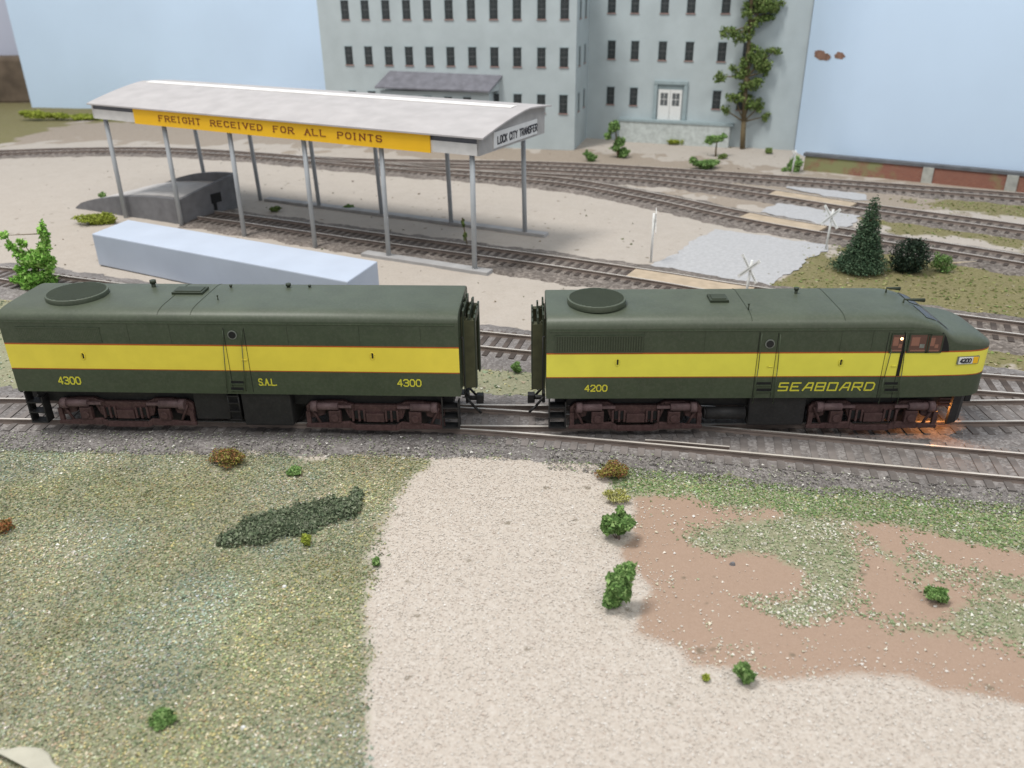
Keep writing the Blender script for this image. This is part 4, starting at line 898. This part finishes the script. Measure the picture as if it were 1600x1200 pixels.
for (a, b) in ((8.66, 9.86), (9.9, 11.1)):
    dm = MB(); wb(dm, a, b, .06, .16, 1.99, 4.98); d_ = dm.build('door', 'white', mill); dm = MB(); wb(dm, a+.22, b-.22, .161, .17, 3.4, 4.65, 0)
    wb(dm, (a+b)/2-.02, (a+b)/2+.02, .17, .18, 3.4, 4.65, 1); wb(dm, a+.22, b-.22, .17, .18, 4.0, 4.05, 1); dm.build('pane', ['muntin', 'white'], d_)
# lean-to with a slate roof against the left block
u0, u1 = 6.7, 18.7
mb = MB(); mb.box(u0+.3, u1-.1, -1.8, -.002, 0, 5.7); mb.hexa([(u1-.12, -1.8, 5.702), (u1-.1, -1.8, 5.702), (u1+.5, -.002, 5.702), (u1+.48, -.002, 5.702)], [(u1-.12, -1.8, 6.0), (u1-.1, -1.8, 6.0), (u1+.5, -.002, 6.95), (u1+.48, -.002, 6.95)]); mb.build('lean_to_wall', 'building', mill)
mb = MB(); mb.hexa([(u0-.1, -2.3, 5.95), (u1+.1, -2.3, 5.75), (u1+.85, -.004, 7.0), (u0+.75, -.004, 7.3)], [(u0-.1, -2.3, 6.1), (u1+.1, -2.3, 5.9), (u1+.85, -.004, 7.15), (u0+.75, -.004, 7.45)]); mb.build('lean_to_roof', 'lean_roof', mill)
for k, u in enumerate((8.6, 10.6, 12.8, 15.0, 17.0)): put_window(u-.7, -1.8, 4.5, 0, .7)

# ------------------------------------------------------------------ painted backdrops, retaining wall, far corner
def wallstrip(name, pts, z0, z1, m, label, cat, t=.35):
    mb = MB(); sweep(mb, np.array(pts, float), [(0, z0), (t, z0), (t, z1), (0, z1)], [0]*4); mb.s = [True]*len(mb.s)
    o = mb.build(name, m, None); md = o.modifiers.new('edges', 'EDGE_SPLIT'); md.split_angle = math.radians(50); return tag(o, label, cat)
lb0 = P(50, 168, -.4)
wallstrip('backdrop_panel', [(lb0[0], lb0[1]), (-40, 88.3), (8, 80)], -.6, 75, 'backdrop', 'pale blue backdrop panel on the left behind the shed roof', 'backdrop')
wr = P(1240, 237); Wd = [(wr[0]+.15, wr[1]+.3), (wr[0]+.75, wr[1]-6.3), (wr[0]+2.0, wr[1]-9.6), (wr[0]+4.2, wr[1]-11.6), (39.9, 39.9), (52, 32.2), (64, 24.6)]
rb = wallstrip('backdrop_panel', smooth(Wd, 1.0), -.6, 60, 'backdrop', 'pale blue backdrop panel on the right with a brown chipped patch', 'backdrop')
# chipped paint: ragged patches a hair proud of the panel
cdir = (np.array([39.9, 39.9])-np.array([wr[0]+4.2, wr[1]-11.6])); cdir /= np.linalg.norm(cdir); cn = np.array([cdir[1], -cdir[0]])
def chip(px, py, rx, rz, seed):
    pl = smooth(Wd, 1.0); dpx = None
    best = None
    for i in range(len(pl)-1):
        d = fw+rt*(px-800)/CF-up*(py-600)/CF; e = pl[i+1]-pl[i]; nn = np.array([-e[1], e[0], 0]); nn /= np.linalg.norm(nn); q = np.array([*pl[i], 0])
        h = CO+d*(((q-CO) @ nn)/(d @ nn)); t = ((h[:2]-pl[i]) @ e)/(e @ e)
        if 0 <= t <= 1 and ((q-CO) @ nn)/(d @ nn) > 0: best = (h, e/np.linalg.norm(e), nn)
    h, e, nn = best; rr = random.Random(seed); mb = MB(); n = 46; out = []
    for k in range(n):
        a = 2*math.pi*k/n; r_ = .55+1.0*float(fbm(np.array([seed+1.6*math.cos(a)]), np.array([1.6*math.sin(a)]), 1.3, 4)[0]); out.append((r_*rx*math.cos(a), r_*rz*math.sin(a)))
    f = -nn if nn[1] > 0 else nn
    mk = lambda u, v, w: (h[0]+e[0]*u+f[0]*w, h[1]+e[1]*u+f[1]*w, h[2]+v)
    mb.hexa([mk(u, v, .005) for u, v in out], [mk(u, v, .02) for u, v in out]); o = mb.build('paint_chip', 'paintchip', rb); return o
chip(1284, 87, 1.9, .36, 3); chip(1312, 87, .75, .30, 5)
# brick retaining wall with pilasters and grey cap
k0 = P(1255, 266); k1 = P(1600, 301); kd = (k1-k0)[:2]; kd /= np.linalg.norm(kd); krz = math.atan2(kd[1], kd[0])
rw = thing('retaining_wall', 'weathered red brick retaining wall with grey cap and pale pilasters beneath the right backdrop', 'wall', (k0[0], k0[1], -.4), krz)
mb = MB(); mb.box(0, 30, 0, .5, -.1, 1.28); mb.build('brickwork', 'brick', rw)
mb = MB(); mb.box(-.15, 30.1, -.1, .7, 1.282, 1.52); mb.build('cap', 'capgrey', rw)
KF = Frame(k0[0], k0[1], krz)
for px in (1447, 1581):
    x = KF.loc(ray_plane(px, 285, k0, np.array([-kd[1], kd[0], 0])))[0]; mb = MB(); mb.box(x-.42, x+.42, -.12, -.002, -.1, 1.28); mb.build('pilaster', 'pilaster', rw, bevel=.02)
# far left: end of the layout room beyond the corner
wallstrip('backdrop_panel', [(-125, 104), (-95, 104), (-66, 104)], -.6, 75, 'backdrop_far', 'lilac-blue backdrop panel beyond the far left corner', 'backdrop')
q0 = ray_plane(-30, 90, (0, 100, 0), (0, 1, 0)); q1 = ray_plane(48, 170, (0, 100, 0), (0, 1, 0))
mb = MB(); mb.box(q0[0]-14, -70, 99, 103, -.6, 6.0); o = mb.build('embankment', 'embank', None, bevel=.5); tag(o, 'brown and olive embankment at the far left edge beyond the backdrop corner', 'embankment')

# ------------------------------------------------------------------ plants
GREEN = {'bright': [(.16, .36, .06), (.24, .46, .09), (.11, .25, .04), (.32, .5, .15)], 'olive': [(.115, .175, .05), (.155, .215, .065), (.075, .115, .034), (.195, .245, .085)],
         'mid': [(.12, .215, .065), (.16, .275, .085), (.08, .15, .045), (.22, .33, .12)], 'dark': [(.055, .10, .058), (.08, .13, .075), (.038, .07, .042), (.11, .165, .10)], 'deep': [(.022, .04, .026), (.03, .05, .03), (.015, .025, .018), (.05, .075, .05)],
         'lime': [(.25, .30, .045), (.31, .35, .07), (.18, .22, .03)], 'mat': [(.125, .16, .095), (.165, .20, .125), (.085, .115, .07), (.21, .235, .165)],
         'redgold': [(.30, .28, .07), (.34, .32, .09), (.28, .13, .06), (.22, .19, .07), (.32, .15, .085)], 'gold': [(.46, .46, .14), (.54, .52, .24), (.37, .38, .09), (.58, .57, .36)], 'rust': [(.36, .14, .06), (.29, .14, .06), (.24, .22, .08)]}
def at_depth(px, py, Y): return ray_plane(px, py, (0, Y, 0), (0, 1, 0))
def plant(name, label, cat, base_px, blobs_px, pal, n, size, trunk=None, group=None, shape=TET, base_z=-.4, trunk_r=.08, trunk_mat='trunk', depth=.9, shell=.5, part='foliage', lobes=True):
    """blobs_px: (px, py, rx px, ry px) seen on the plane through the plant's foot; depth = thickness as a share of width"""
    b = P(*base_px, base_z); Y = b[1]; t = thing(name, label, cat, tuple(b), 0, group); k = np.linalg.norm(b-CO)/CF; bl = []
    for i, (px, py, rx, ry) in enumerate(blobs_px):
        c = at_depth(px, py, Y)-b; bl.append((c[0], c[1]+random.uniform(-.3, .3)*rx*k*.5, max(c[2], ry*k*.35), rx*k, rx*k*depth, ry*k))
    lob = []
    for (a, bb, c, rx_, ry_, rz_) in bl:
        if not lobes: lob.append((a, bb, c, rx_, ry_, rz_)); continue
        lob.append((a, bb, c, rx_*.72, ry_*.72, rz_*.72))
        if rx_ > .12:
            for q in range(6):
                d = rng.normal(size=3); d /= np.linalg.norm(d); f = random.uniform(.30, .5); lob.append((a+d[0]*rx_*.72, bb+d[1]*ry_*.72, max(c+d[2]*rz_*.72, rz_*f*.5), rx_*f, ry_*f, rz_*f))
    pts = blob_points(lob, n, shell); pts = pts[pts[:, 2] > -.02]
    scatter(part, pts, size*(.7+.6*rng.random(len(pts))), palette(len(pts), GREEN[pal], .2), 'foliage', shape, t)
    if trunk:
        q = [at_depth(px, py, Y)-b for px, py in trunk]; mb = MB(); m = len(q)
        for i in range(m-1): mb.tube(q[i]-np.array([0, 0, .1 if i == 0 else 0]), q[i+1], trunk_r*(1-.75*i/m), 8, 0, trunk_r*(1-.75*(i+1)/m))
        if len(blobs_px) > 3:
            for (px, py, rx, ry), bb in list(zip(blobs_px, bl)):
                s_ = min(q, key=lambda a: abs(a[2]-bb[2]+.4)); mb.tube(s_, (bb[0], bb[1], bb[2]), trunk_r*.35, 5, 0, trunk_r*.15)
        mb.build('trunk', trunk_mat, t)
    return t
plant('tall_tree', 'tall gappy olive-green tree standing against the right wing of the mill', 'tree', (1160, 233),
      [(1196, 5, 23, 11), (1209, 9, 13, 9), (1196, 28, 18, 6), (1181, 36, 11, 9), (1137, 51, 11, 11), (1152, 56, 8, 11), (1169, 51, 12, 13), (1180, 80, 14, 12), (1209, 80, 15, 5), (1188, 98, 15, 15), (1195, 112, 9, 9), (1164, 99, 9, 11), (1159, 115, 12, 11), (1143, 107, 8, 7), (1127, 120, 13, 8), (1177, 133, 17, 10), (1161, 139, 8, 10),
       (1148, 154, 15, 8), (1135, 173, 8, 10), (1172, 160, 12, 12), (1188, 165, 9, 12), (1196, 182, 8, 9), (1173, -22, 20, 12), (1190, -50, 22, 14), (1160, -70, 22, 14), (1178, -95, 14, 12), (1168, 15, 10, 13), (1147, -30, 12, 9)],
      'olive', 9000, .115, trunk=[(1160, 234), (1162, 190), (1166, 120), (1172, 40), (1176, -40), (1176, -95)], trunk_r=.28, shell=.6)
plant('conifer_tree', 'dark green pointed conifer beside the road behind the cab locomotive', 'tree', (1344, 424),
      [(1366, 316, 7, 9), (1365, 328, 9, 13), (1361, 343, 12, 15), (1357, 358, 16, 16), (1354, 374, 19, 16), (1350, 390, 25, 15), (1345, 405, 32, 14), (1343, 414, 38, 9), (1325, 408, 14, 8)], 'dark', 14000, .085, lobes=False, trunk=[(1344, 425), (1352, 380), (1365, 320)], trunk_r=.14, shape=LEAF)
t_ = plant('round_bush', 'round dark spiky bush between the conifer and a bright bush', 'bush', (1422, 424), [(1422, 399, 27, 25), (1416, 412, 22, 12), (1430, 388, 14, 14)], 'deep', 5000, .085, lobes=False, shape=LEAF)
plant('leafy_bush', 'small bright green bush right of the round dark bush', 'bush', (1473, 424), [(1470, 411, 15, 13), (1484, 418, 8, 6), (1466, 400, 7, 7)], 'mid', 1200, .08, shape=LEAF)
plant('leafy_shrub', 'bright green forked shrub rising behind the left end of the booster', 'bush', (55, 452),
      [(53, 407, 25, 17), (68, 362, 7, 15), (70, 385, 9, 14), (6, 368, 8, 7), (17, 385, 8, 9), (36, 380, 7, 8), (30, 400, 9, 10), (52, 435, 27, 13), (35, 422, 10, 10), (78, 415, 8, 14)], 'bright', 4200, .10, trunk=[(55, 453), (60, 410), (68, 365)], trunk_r=.1, shell=.7)
plant('leafy_shrub', 'green shrub beside the corner of the mill, tallest one near the inner corner', 'bush', (965, 247), [(960, 198, 11, 9), (949, 213, 6, 7), (967, 221, 10, 8), (975, 239, 10, 7), (962, 232, 8, 6)], 'mid', 1500, .12, trunk=[(966, 248), (962, 205)], trunk_r=.1)
plant('leafy_bush', 'low green bush left of the shrub at the mill corner', 'bush', (923, 252), [(923, 245, 8, 8), (916, 240, 4, 5)], 'mid', 450, .11)
plant('small_tree', 'tiny umbrella-shaped tree before the stone loading dock of the mill', 'tree', (1118, 245), [(1120, 217, 13, 5), (1110, 221, 8, 5), (1130, 213, 6, 4)], 'mid', 700, .11, trunk=[(1118, 246), (1119, 230), (1121, 217)], trunk_r=.1)
plant('leafy_bush', 'wide green bush in front of the tiny umbrella-shaped tree', 'bush', (1103, 264), [(1105, 256, 19, 6), (1083, 250, 6, 7), (1092, 256, 9, 6)], 'mid', 1000, .11)
plant('leafy_bush', 'little green bush right of the tiny umbrella-shaped tree', 'bush', (1129, 248), [(1129, 245, 7, 4)], 'olive', 260, .1)
plant('weed_tuft', 'small weed tuft at the foot of the mill right of the tall tree', 'weeds', (1201, 240), [(1201, 235, 6, 5)], 'olive', 220, .1)
plant('leafy_bush', 'green bush against the left end of the brick retaining wall', 'bush', (1244, 268), [(1244, 256, 11, 11), (1238, 262, 8, 7), (1225, 267, 5, 5)], 'mid', 1000, .11)
plant('grass_tuft', 'yellow-green grass along the foot of the stone loading dock', 'grass', (1062, 226), [(1050, 221, 9, 5), (1064, 222, 12, 5), (1080, 226, 8, 3)], 'lime', 900, .09)
plant('grass_tuft', 'yellow-green mossy grass at the foot of the dark ramp', 'grass', (150, 350), [(150, 342, 26, 6), (128, 340, 14, 4), (172, 343, 12, 6), (163, 336, 7, 5), (150, 349, 10, 4)], 'lime', 2200, .07)
plant('weed_tuft', 'small dark weed on the crest of the ramp', 'weeds', (160, 316), [(160, 305, 6, 4)], 'mid', 200, .07)
plant('grass_bank', 'bright green grass line along the foot of the left backdrop', 'grass', (100, 188), [(60, 178, 18, 5), (90, 180, 20, 4), (130, 183, 25, 3), (180, 186, 30, 3), (40, 176, 12, 4), (225, 189, 20, 2.5)], 'lime', 2600, .16, depth=.5)
plant('weed_tuft', 'weed tuft sprouting over the wall cap, left one', 'weeds', (1413, 257), [(1413, 245, 5, 5), (1409, 248, 4, 4)], 'lime', 160, .09)
plant('weed_tuft', 'weed tuft sprouting over the wall cap, right one', 'weeds', (1485, 262), [(1485, 251, 5, 3)], 'lime', 120, .09)
plant('weed_tuft', 'dark weed beside the rear kerb under the shed roof, left one', 'weeds', (431, 331), [(431, 326, 9, 4)], 'olive', 260, .07)
plant('weed_tuft', 'dark weed beside the rear kerb near the middle of the shed', 'weeds', (545, 328), [(545, 324, 8, 4)], 'mid', 260, .07)
plant('weed_stalk', 'thin brown-green stalk inside the shed near its right posts', 'weeds', (731, 390), [(724, 350, 3, 8), (727, 368, 3, 10)], 'olive', 160, .06, trunk=[(732, 392), (722, 340)], trunk_r=.05)
plant('weed_tuft', 'dark green weed in the gap between the two locomotives', 'weeds', (806, 583), [(806, 574, 8, 8)], 'mid', 420, .06)
# foreground weeds
plant('weed_tuft', 'red and gold weed tuft at the ballast edge, left one', 'weeds', (356, 725), [(356, 712, 27, 10), (340, 716, 14, 9), (372, 715, 14, 10)], 'redgold', 2600, .05, shape=LEAF)
plant('weed_tuft', 'red and gold weed tuft at the ballast edge, right one', 'weeds', (958, 748), [(958, 735, 22, 11), (945, 738, 14, 9), (972, 738, 12, 9)], 'redgold', 2400, .05, shape=LEAF)
plant('weed_tuft', 'pale yellow weed tuft between a red tuft and the leafy bushes', 'weeds', (965, 786), [(963, 776, 20, 8), (952, 772, 10, 7), (976, 777, 10, 7)], 'gold', 1700, .05, shape=LEAF)
plant('leafy_bush', 'dark green bush on a thin stem at the edge of the bare earth', 'bush', (966, 842), [(965, 817, 22, 15), (955, 824, 16, 12), (976, 811, 12, 13), (968, 797, 8, 6), (945, 822, 9, 7)], 'mid', 3000, .062, trunk=[(967, 846), (966, 820)], trunk_r=.06, trunk_mat='trunk_grey')
plant('leafy_bush', 'taller dark green bush in front of the stemmed bush, on the earth edge', 'bush', (968, 948), [(977, 897, 19, 16), (967, 913, 22, 20), (958, 930, 17, 17), (975, 925, 14, 15)], 'mid', 4200, .062)
plant('leafy_bush', 'small lime bush at the lower edge of the bare earth', 'bush', (1164, 1066), [(1163, 1050, 13, 13), (1171, 1056, 8, 9), (1158, 1041, 7, 7)], 'mid', 1100, .055)
plant('leafy_bush', 'small dark green bush at far right among the pale flecks', 'bush', (1467, 940), [(1463, 927, 13, 9), (1474, 934, 8, 6)], 'mid', 800, .05)
mt = thing('moss_mat', 'flat dark grey-green mat of foliage lying on the left grass', 'shrub', tuple(P(455, 818))); mc = P(455, 818); bl = []
mk_ = np.linalg.norm(mc-CO)/CF
for (px, py, rx, ry) in ((368, 843, 17, 13), (395, 832, 24, 20), (425, 824, 28, 22), (455, 816, 30, 24), (487, 810, 30, 22), (517, 801, 28, 20), (543, 797, 22, 17), (556, 782, 11, 14), (352, 850, 10, 7), (410, 842, 20, 12), (470, 828, 24, 12)):
    q = P(px, py)-mc; bl.append((q[0], q[1], .10, rx*mk_, ry*mk_*1.7, .20+.05*random.random()))
pts = blob_points(bl, 15000, .6); pts[:, 2] += (fbm(pts[:, 0]+9, pts[:, 1], 1.6, 3)-.5)*.3; pts = pts[pts[:, 2] > 0]
scatter('foliage', pts, .048*(.7+.6*rng.random(len(pts))), palette(len(pts), GREEN['mat'], .2), 'foliage', TET, mt)
plant('weed_tuft', 'small lime weed in front of the flat dark mat', 'weeds', (478, 852), [(478, 843, 8, 8)], 'lime', 300, .05)
plant('weed_tuft', 'small rusty red weed at the left edge of the grass', 'weeds', (8, 832), [(6, 820, 13, 10), (0, 826, 16, 8)], 'rust', 800, .05, shape=LEAF)
plant('weed_tuft', 'dark green tuft low in the left grass near the bottom', 'weeds', (252, 1130), [(250, 1122, 17, 7), (262, 1124, 10, 5)], 'mid', 700, .045)
plant('weed_tuft', 'small green weed at the right end of the left grass', 'weeds', (588, 884), [(587, 878, 7, 7)], 'mid', 240, .045)
plant('weed_tuft', 'small green weed behind the flat dark mat', 'weeds', (460, 741), [(459, 735, 12, 5)], 'mid', 400, .05)
plant('weed_tuft', 'tiny green weed on the sand near the lime bush', 'weeds', (1103, 1064), [(1103, 1059, 6, 5)], 'lime', 140, .045)
# stick and stones
a, b = P(1488, 413), P(1541, 411); mb = MB(); mb.tube((a[0], a[1], -.32), (b[0], b[1], -.32), .06, 6); o = mb.build('stick', 'stick', None); tag(o, 'pale stick lying on the grass beside the bright green bush', 'stick')
# ------------------------------------------------------------------ crossing signs
def crossbuck(label, foot, h, ang, tilt=(0, 0), l=.85):
    f = P(*foot); t = thing('crossing_sign', label, 'crossing sign', tuple(f), ang, 'crossing signs'); t.rotation_euler = (tilt[0], tilt[1], ang)
    mb = MB(); mb.tube((0, 0, -.2), (0, 0, h), .07, 8); mb.build('post', 'white', t)
    for s in (-1, 1):
        mb = MB(); c, n = math.cos(s*.82), math.sin(s*.82); y = -.09-.04*(s > 0); zc = h-.45; w = .085
        q = [(-l*c+w*n, -l*n-w*c), (l*c+w*n, l*n-w*c), (l*c-w*n, l*n+w*c), (-l*c-w*n, -l*n+w*c)]
        mb.hexa([(u, y, zc+v) for u, v in q], [(u, y-.035, zc+v) for u, v in q]); o_ = mb.build('blade', 'white', t)
        mb = MB(); q = [(a*.9, b*.9) for a, b in q]; q = [(-l*.8*c+w*.35*n, -l*.8*n-w*.35*c), (l*.8*c+w*.35*n, l*.8*n-w*.35*c), (l*.8*c-w*.35*n, l*.8*n+w*.35*c), (-l*.8*c-w*.35*n, -l*.8*n+w*.35*c)]
        mb.hexa([(u, y-.036, zc+v) for u, v in q], [(u, y-.04, zc+v) for u, v in q]); mb.build('faded_lettering', 'faded', o_)
    return t
crossbuck('white crossing sign seen almost edge-on left of the road', (1017, 410), 3.05, math.radians(85), (0, math.radians(1)))
crossbuck('white crossing sign beside the conifer, right of the road', (1290, 391), 2.65, math.radians(-52), (0, math.radians(2)))
crossbuck('white crossing sign rising directly behind the cab locomotive roof', (1163, 474), 2.45, math.radians(-50), (0, math.radians(4)))
crossbuck('white crossing sign by the bush at the end of the brick wall', (1237, 272), 2.1, math.radians(-75), (0, math.radians(5)), .5)
# ------------------------------------------------------------------ loose grains of turf, sand and stone
def inside(poly, x, y): return sdist(poly, x, y) > 0
def grains():
    fg = pxpoly([(-60, 690), (1660, 690), (1660, 1260), (-60, 1260)])
    n = 270000; x = rng.uniform(-21.5, 20.5, n); y = rng.uniform(-18.5, -2.2, n)
    k = inside(fg, x, y) & (y < np.interp(x, dv_pl[:, 0], dv_pl[:, 1])-2.05) | (inside(fg, x, y) & (x < -3) & (y < -2.6)); x, y = x[k], y[k]
    z = zones(x, y); n = len(x); u = rng.random(n); nz = fbm(x, y, 1.3, 4); nb = fbm(x+31, y, .35, 3)
    h = GH(x, y)+.012+.022*rng.random(n)
    g = np.clip((z['grass']-.5)*3+.5+(nz-.5)*1.5, 0, 1); pt = np.clip((z['patch']-.5)*2.2+.42+(nz-.5)*2.6, 0, 1)*z['earth']; ea = z['earth'] > .5; fl = np.clip(z['fleck']+(nz-.5), 0, 1)
    right = x > 1.2; de = sdist(Z['earth'][0], x, y)
    isg = (u < g) & ~right; isr = (u < g*1.0) & right & (y > -9); isf = ~isg & ~isr & ea & (u < fl*.42); isp = ~isg & ~isr & ~isf & ea & (u < .42+.5*pt) & (u > .42) ; iss = ~isg & ~isr & ~isf & ~isp & (~ea | (rng.random(n) < np.exp(-np.abs(de)/.45)*.5)) & (u < .55); ise = ~isg & ~isr & ~isf & ~isp & ea & (u < .012)
    def put(mask, name, cols, wts, size, jit, lab, cat, shape=TET, flat=.55, tone=None, tint=None):
        m = mask.nonzero()[0]
        if not len(m): return
        c = palette(len(m), cols, jit, wts)
        if tint is not None: c = c*tint[m]
        if tone is not None: c = np.clip(c*tone[m][:, None], .01, .9)
        s = size*np.clip(rng.lognormal(0, .3, len(m)), .4, 1.7)
        tag(scatter(name, np.stack([x[m], y[m], h[m]], -1), s, c, 'grain', shape, None, flat), lab, cat, kind='stuff')
    # broad drifts of straw, blue-green and dusty turf, as sprinkled
    na = np.clip((fbm(x+5, y+70, .28, 3)-.38)*4, 0, 1)[:, None]; nc = np.clip((fbm(x+90, y+3, .33, 3)-.38)*4, 0, 1)[:, None]
    tint = (np.array([1.08, 1.04, .84])*na+np.array([.95, 1.02, 1.12])*(1-na))*(1-.5*nc)+np.array([1.12, .98, .98])*.5*nc
    gcols = [(.32, .36, .235), (.23, .285, .185), (.43, .40, .22), (.50, .48, .40), (.155, .195, .12), (.38, .315, .23), (.38, .44, .35), (.68, .67, .62)]
    put(isg, 'grass', gcols, [.22, .19, .15, .12, .12, .09, .09, .02], .034, .25, 'mottled green and straw ground foam on the left foreground', 'grass', flat=.34, tone=.47+.78*nb, tint=tint)
    put(isr, 'grass', [(.20, .29, .12), (.13, .20, .08), (.29, .36, .20), (.45, .45, .34), (.35, .34, .17), (.62, .61, .55)], [.32, .22, .2, .1, .12, .04], .038, .13, 'fresh green ground foam strip below the turnout', 'grass', tone=.8+.4*nb)
    put(isp, 'grass_flecks', [(.30, .345, .2), (.46, .45, .33), (.2, .26, .14), (.62, .61, .54)], [.4, .25, .25, .10], .037, .13, 'green and straw flecks scattered over the bare earth', 'grass')
    put(isf, 'sand_flecks', [(.68, .66, .57), (.58, .54, .42), (.75, .73, .68), (.36, .40, .26)], [.4, .25, .2, .15], .034, .08, 'pale flecks sprinkled over the bare earth', 'sand')
    put(iss, 'sand', [(.56, .51, .455), (.64, .60, .55), (.50, .445, .39), (.53, .445, .385), (.72, .70, .67)], [.38, .24, .2, .13, .05], .023, .05, 'pale coarse sand in the centre foreground', 'sand', flat=.22)
    put(ise, 'pale_grit', [(.66, .62, .55), (.5, .42, .34), (.75, .73, .7)], [.5, .3, .2], .034, .1, 'sparse pale grit on the bare brown earth', 'grit')
    # turf between and behind the tracks
    n = 60000; x = rng.uniform(-40, 42, n); y = rng.uniform(.5, 60, n)**1.0; z = zones(x, y); u = rng.random(n); h = GH(x, y)+.012+.025*rng.random(n); nb = fbm(x+11, y, .5, 3)
    clear = np.ones(n, bool)
    for pl in (main_pl, dv_pl, t2_pl, t3_pl, t4_pl, t5_pl, t6_pl):
        d = np.full(n, 1e9)
        for q in pl[::4]: d = np.minimum(d, np.hypot(x-q[0], y-q[1]))
        clear &= d > 2.35
    gcols2 = [(.24, .25, .11), (.16, .18, .065), (.32, .29, .15), (.36, .32, .22), (.12, .14, .05), (.19, .25, .085)]
    put((u < z['olive']*.8) & clear, 'grass', gcols2, [.27, .2, .18, .1, .12, .13], .085, .15, 'olive and straw turf on the right between the back tracks', 'grass', tone=.75+.5*nb)
    put((z['grass'] > .5) & clear & (z['olive'] < .5), 'grass', gcols, [.22, .22, .13, .10, .16, .1, .06, .01], .07, .15, 'grey-green turf between the locomotives and the track behind', 'grass', tone=.75+.5*nb)
    # specks of dirt on the pale sand
    sd = clear & (z['olive'] < .3) & (z['grass'] < .3) & (u < .006)
    put(sd, 'dirt_specks', [(.13, .10, .07), (.2, .16, .1), (.09, .1, .05)], [.4, .3, .3], .075, .2, 'dark dirt specks on the pale yard sand', 'dirt')
grains()
# grit lying on the near ballast shoulder
def ballast_grit():
    n = 9000; t = rng.random(n); x = rng.uniform(-21, 20, n); side = rng.random(n)
    y0 = np.where(x > 1, np.interp(x, dv_pl[:, 0], dv_pl[:, 1]), np.interp(x, main_pl[:, 0], main_pl[:, 1])); y = y0-1.3-1.5*side**.8
    h = np.interp(y0-y, [1.3, 2.0, 2.8], [-.2, -.235, -.37])+.02*rng.random(n)
    c = palette(n, [(.22, .205, .20), (.29, .275, .26), (.18, .165, .155), (.46, .45, .40), (.27, .31, .19), (.62, .61, .57)], .13, [.3, .25, .17, .08, .16, .04])
    tag(scatter('ballast_grit', np.stack([x, y, h], -1), np.clip(.036*rng.lognormal(0, .3, n), .02, .07), c, 'grain', TET, None, .45), 'grey grit on the near ballast shoulder', 'ballast', kind='stuff')
ballast_grit()
# stones one can tell apart
for lab, (px, py), r_, m_ in (('small white stone on the left grass, upper one', (445, 919), .075, 'white'), ('white stone low in the left grass, left of the sand', (381, 1139), .07, 'white'), ('dark stone in the middle of the bare earth', (1144, 883), .09, 'dock'), ('pale stone on the green flecks of the bare earth', (1195, 852), .08, 'plaster'), ('white bead by the rail at the far right', (1581, 665), .06, 'white')):
    c = P(px, py); bl = [(0, 0, 0, 1, 1, 1)]; mb = MB(); n = 7; rr = random.Random(px)
    lo = [(r_*1.3*math.cos(2*math.pi*k/n)*rr.uniform(.7, 1.1), r_*math.sin(2*math.pi*k/n)*rr.uniform(.7, 1.1), -.03) for k in range(n)]; hi = [(a*.6, b*.6, r_*rr.uniform(.7, 1)) for a, b, _ in lo]
    mb.hexa(lo, hi); o = mb.build('stone', m_, None, bevel=.015, loc=(c[0], c[1], -.37)); tag(o, lab, 'stone')
# plaster edge of the scenery in the lower left corner
ed = [W(-40, 1150), W(0, 1157), W(30, 1154), W(58, 1156), W(74, 1166), W(80, 1180), W(105, 1192), W(150, 1203), W(150, 1235), W(-40, 1260)]
ed = smooth(ed, .12); c = ed.mean(axis=0); mb = MB(); rings = []
for s, z in ((1, -.5), (1.0, -.30), (.97, -.24), (.85, -.20), (.5, -.17), (.1, -.16)):
    q = c+(ed-c)*s; rings.append([(a, b, z+.05*(float(fbm(np.array([a]), np.array([b]), 2., 3)[0])-.5)) for a, b in q])
for r0, r1 in zip(rings[:-1], rings[1:]):
    for i in range(len(r0)-1): mb.quad([r0[i+1], r0[i], r1[i], r1[i+1]], 0, True)
mb.quad(rings[-1][::-1]); o = mb.build('plaster_edge', 'plaster', None); tag(o, 'lumpy pale plaster edge in the lower left corner of the grass', 'plaster edge')
